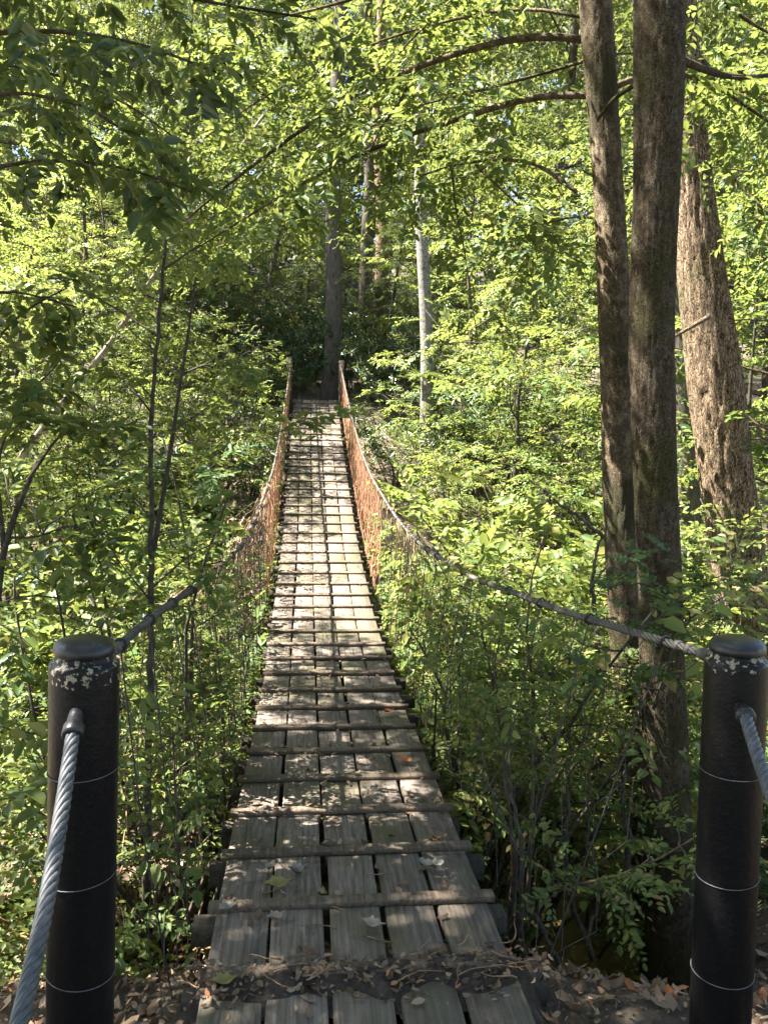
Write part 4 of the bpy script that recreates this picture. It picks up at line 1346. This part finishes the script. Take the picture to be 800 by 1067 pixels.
rs = np.random.RandomState(5)
n = 34000
x = rs.uniform(-6, 7, n); y = 1.2 + 17 * rs.rand(n) ** 1.4
z = ground(x, y)
k = (z > WZ - .05) & ~((np.abs(x) < .62) & (y < 2.2))
x, y, z = x[k], y[k], z[k]
b = MB(); V, q = litter_mesh(np.stack([x, y, z + .03], -1), .058, rs); b.add(V, q)
n = 16000
x = rs.uniform(-2.6, 2.8, n); y = rs.uniform(1.2, 4.0, n); z = ground(x, y)
k = ~((np.abs(x) < .6) & (y < 2.2)); x, y, z = x[k], y[k], z[k]
V, q = litter_mesh(np.stack([x, y, z + .018], -1), .022, rs, .8); b.add(V, q)
tag(b.build('fallen_leaves', M['litter']), 'brown fallen leaves covering both banks of the creek', 'leaf litter', kind='stuff')
n = 2200
x = rs.uniform(-4, 6, n); y = rs.uniform(4.5, 12, n)
b = MB(); V, q = litter_mesh(np.stack([x, y, np.full(n, WZ + .006)], -1), .07, rs, .06); b.add(V, q)
tag(b.build('floating_leaves', M['litter_yellow']), 'fallen leaves floating on the creek', 'leaf litter', kind='stuff')
# ground cover
rg = random.Random(9)
S = []
while len(S) < 5200:
    x_, y_ = rg.uniform(-7, 8), 2.6 + 17 * rg.random() ** 1.2
    z_ = float(ground(np.array(x_), np.array(y_)))
    if z_ < WZ + .05 or (abs(x_) < .7) or (0 < x_ < 3.4 and y_ < 6.5 and rg.random() < 1.1): continue
    S.append((np.array([x_, y_, z_ + rg.uniform(0, .25)]), (rg.gauss(0, 1), rg.gauss(0, 1), .6), (0, 0, 1.0), rg.uniform(.12, .26)))
V, q, t = foliage(S, 'alt', .05, .5, 12)
b = MB(); b.add(V, q)
tag(b.build('ground_cover', M['leaf_bright']), 'low green seedlings and weeds covering the banks', 'ground cover', kind='stuff')

# dirt washed over the nearest planks
b = MB()
nxs, nys = 90, 40
X = np.linspace(-.66, .66, nxs); Y = np.linspace(2.24, 2.58, nys)
XX, YY = np.meshgrid(X, Y)
ZZ = np.zeros_like(XX)
for i in range(nys):
    for j in range(nxs):
        c = 2.40 + .02 * math.sin(XX[i, j] * 5) + .07 * noise.noise(Vector((XX[i, j] * 4, 0, 1)))
        e = max(0, 1 - (abs(YY[i, j] - c) / (.09 + .05 * noise.noise(Vector((XX[i, j] * 7, 3, 5))))) ** 2)
        ex = min(1, max(0, (abs(XX[i, j]) - .47 - .06 * noise.noise(Vector((YY[i, j] * 12, XX[i, j] * 3, 7)))) / .13))
        e *= 1 - ex
        ZZ[i, j] = dz(YY[i, j]) - .012 - .16 * ex ** 1.5 + .034 * e ** .7 + .02 * e * noise.noise(Vector((XX[i, j] * 14, YY[i, j] * 14, 2))) + .012 * e * noise.noise(Vector((XX[i, j] * 40, YY[i, j] * 40, 2)))
kk = np.arange(nys - 1)[:, None] * nxs + np.arange(nxs - 1)[None, :]
b.add(np.stack([XX, YY, ZZ], -1).reshape(-1, 3), np.stack([kk, kk + 1, kk + nxs + 1, kk + nxs], -1).reshape(-1, 4))
tag(b.build('dirt', M['dirt'], smooth=True), 'dark dirt washed across the nearest planks', 'dirt', kind='stuff')
# crumbs, twigs and leaves on the deck
n = 520
x = rs.uniform(-.62, .62, n); y = rs.normal(2.40, .07, n)
b = MB(); V, q = litter_mesh(np.stack([x, y, dz(y) + .034 - np.abs(y - 2.40) * .25 + rs.uniform(-.01, .004, n)], -1), .026, rs, .5); b.add(V, q)
n = 160
x = rs.uniform(-.48, .48, n)
yb = np.array([BAT_Y[i] for i in rs.randint(0, 12, n)])
y = yb + rs.choice([1, 1, 1, -1], n) * rs.uniform(.04, .12, n)
b2V, b2q = litter_mesh(np.stack([x, y, dz(y) + .012], -1), .045, rs, .3); b.add(b2V, b2q)
n = 130
x = rs.uniform(-.48, .48, n); y = 1.9 + 9 * rs.rand(n) ** 1.3
V, q = litter_mesh(np.stack([x, y, dz(y) + .012], -1), .04, rs, .25); b.add(V, q)
tag(b.build('deck_litter', M['litter']), 'dry leaves and crumbs lying along the battens of the deck', 'leaf litter', kind='stuff')
b = MB()
rt = random.Random(4)
for i in range(30):
    x_, y_ = rt.uniform(-.5, .5), rt.choice([rt.uniform(1.9, 3.4), rt.gauss(2.41, .06), rt.gauss(2.41, .06)])
    a = rt.uniform(-.6, .6) + (math.pi if rt.random() < .5 else 0)
    P = path((x_, y_, dz(y_) + (.035 if abs(y_ - 2.40) < .1 else .01)), (math.cos(a), math.sin(a), 0), rt.uniform(.05, .18), 6, rt, .25)
    P[:, 2] = np.maximum(dz(P[:, 1]) + .006, P[0, 2])
    b.tube(P, np.linspace(.003, .0012, len(P)), 4)
tag(b.build('twig_litter', M['vine']), 'small broken twigs scattered on the nearest planks', 'twigs', kind='stuff')


# single leaves that stand out on the deck
def big_leaf(px, py, size, ang, curl, mat, label):
    # where the view ray meets the deck
    v = FW + (px - 400.0) / FPX * RT + (533.5 - py) / FPX * UP
    t = 1.0
    for _ in range(60):
        q = CAM + v * t
        t += (q[2] - (dz(q[1]) + .02)) * .35
    q = CAM + v * t
    rs_ = np.random.RandomState(px)
    V, F = [], []
    nl, nw = 9, 5
    for i in range(nl):
        u = i / (nl - 1)
        w = .52 * math.sin(math.pi * min(u * 1.02 + .02, 1)) ** .8 * (1 + .25 * math.sin(u * 22))
        for j in range(nw):
            v_ = (j / (nw - 1) - .5) * w
            V.append((u - .5, v_, curl * ((u - .5) ** 2 * 1.2 + abs(v_) * .9 + .08 * math.sin(u * 9 + j))))
    for i in range(nl - 1):
        for j in range(nw - 1):
            F.append((i * nw + j, i * nw + j + 1, (i + 1) * nw + j + 1, (i + 1) * nw + j))
    V = np.array(V) * size
    c, s_ = math.cos(ang), math.sin(ang)
    V = np.stack([V[:, 0] * c - V[:, 1] * s_, V[:, 0] * s_ + V[:, 1] * c, V[:, 2] + .004], -1) + q
    b = MB(); b.add(V, F)
    me = mesh_np('fallen_leaf', b.V[0] - q, b.Q[0])
    me.materials.append(mat)
    o = bpy.data.objects.new('fallen_leaf', me); o.location = q; COL.objects.link(o)
    tag(o, label, 'leaf', 'single leaves lying on the deck')


def plain(name, a, c):
    m, nt, nd, ln, p = new_mat(name)
    n1 = noise_node(nd, ln, 30, 4)
    r = ramp(nd, [(.35, a), (.65, c)]); ln.new(n1.outputs[0], r.inputs[0]); ln.new(r.outputs[0], p.inputs['Base Color'])
    p.inputs['Roughness'].default_value = .7
    return m


ML = {'orange': plain('orange_leaf', (.35, .07, .02), (.48, .16, .04)), 'tan': plain('tan_leaf', (.22, .17, .12), (.34, .28, .20)), 'pale': plain('pale_leaf', (.17, .15, .12), (.27, .245, .21)), 'dark': plain('dark_leaf', (.035, .03, .025), (.07, .06, .05)), 'olive': plain('olive_leaf', (.13, .12, .03), (.22, .18, .05))}
for px, py, sz, an, cu, mm, lab in ((405, 742, .09, .4, .5, 'orange', 'orange leaf lying on a sunlit batten right of the deck middle'), (421, 793, .10, 2.2, .5, 'orange', 'orange leaf at the right end of a batten in the sun streaks'),
                                    (311, 908, .085, .3, .9, 'pale', 'pale curled leaf against a batten left of the deck middle'), (282, 905, .07, 1.2, .8, 'tan', 'tan curled leaf left of the pale curled one'),
                                    (449, 904, .10, 2.9, .8, 'pale', 'pale torn leaf at the right end of the shaded batten'), (288, 957, .075, .5, .7, 'tan', 'tan leaf lying on the shaded left plank'),
                                    (344, 881, .06, .1, .3, 'dark', 'dark flat leaf on the plank just past the sun streaks'), (236, 948, .08, 1.0, .7, 'pale', 'pale leaf at the left edge of the shaded planks'),
                                    (290, 923, .12, .2, .5, 'olive', 'star-like olive leaf on the second shaded plank'), (389, 965, .09, -.4, .6, 'tan', 'long tan leaf in the middle of the shaded planks'), (234, 1024, .09, .2, .5, 'olive', 'olive leaf on the dirt at the left')):
    big_leaf(px, py, sz, an, cu, ML[mm], lab)

# ------------------------------------------------------------------ the walkway is kept clear: trim what grows over it
bpy.context.view_layer.update()
for o in list(C.objects):
    if o.type != 'MESH' or o.parent is None or o.name.split('.')[0] not in ('foliage', 'crown', 'stems'): continue
    w = o.matrix_world
    bb = [w @ Vector(c) for c in o.bound_box]
    if min(v.x for v in bb) > .5 or max(v.x for v in bb) < -.5 or min(v.z for v in bb) > 4 or max(v.y for v in bb) < 1.5 or min(v.y for v in bb) > 19: continue
    me = o.data
    n = len(me.vertices)
    V = np.empty(n * 3, np.float32); me.vertices.foreach_get('co', V)
    W = V.reshape(-1, 3) @ np.array(w.to_3x3()).T.astype(np.float32) + np.array(w.translation, np.float32)
    h = W[:, 2] - dz(W[:, 1])
    bad = (np.abs(W[:, 0]) < .53) & (W[:, 1] > 1.5) & (W[:, 1] < 19) & (h > -.05) & (h < 1.75)
    if not bad.any(): continue
    nl_ = len(me.loops); li = np.empty(nl_, np.int32); me.loops.foreach_get('vertex_index', li)
    ls = np.empty(len(me.polygons), np.int32); me.polygons.foreach_get('loop_start', ls)
    lt = np.empty(len(me.polygons), np.int32); me.polygons.foreach_get('loop_total', lt)
    if o.name.startswith('stems'):
        vb = bad
    else:
        k = 6 if lt[0] == 4 else 4                          # vertices of one leaf
        vb = np.repeat(bad.reshape(-1, k).any(1), k)
    pid = np.repeat(np.arange(len(ls)), lt)
    pb = np.bincount(pid, weights=vb[li], minlength=len(ls)) > 0
    q = [li[ls[i]:ls[i] + 4] for i in np.nonzero(~pb & (lt == 4))[0]]
    t = [li[ls[i]:ls[i] + 3] for i in np.nonzero(~pb & (lt == 3))[0]]
    m2 = mesh_np(me.name, V.reshape(-1, 3), np.array(q) if q else None, np.array(t) if t else None, o.name.startswith('stems'))
    m2.materials.append(me.materials[0])
    slot = (o.material_slots[0].link, o.material_slots[0].material)
    o.data = m2
    if slot[0] == 'OBJECT': o.material_slots[0].link = 'OBJECT'; o.material_slots[0].material = slot[1]
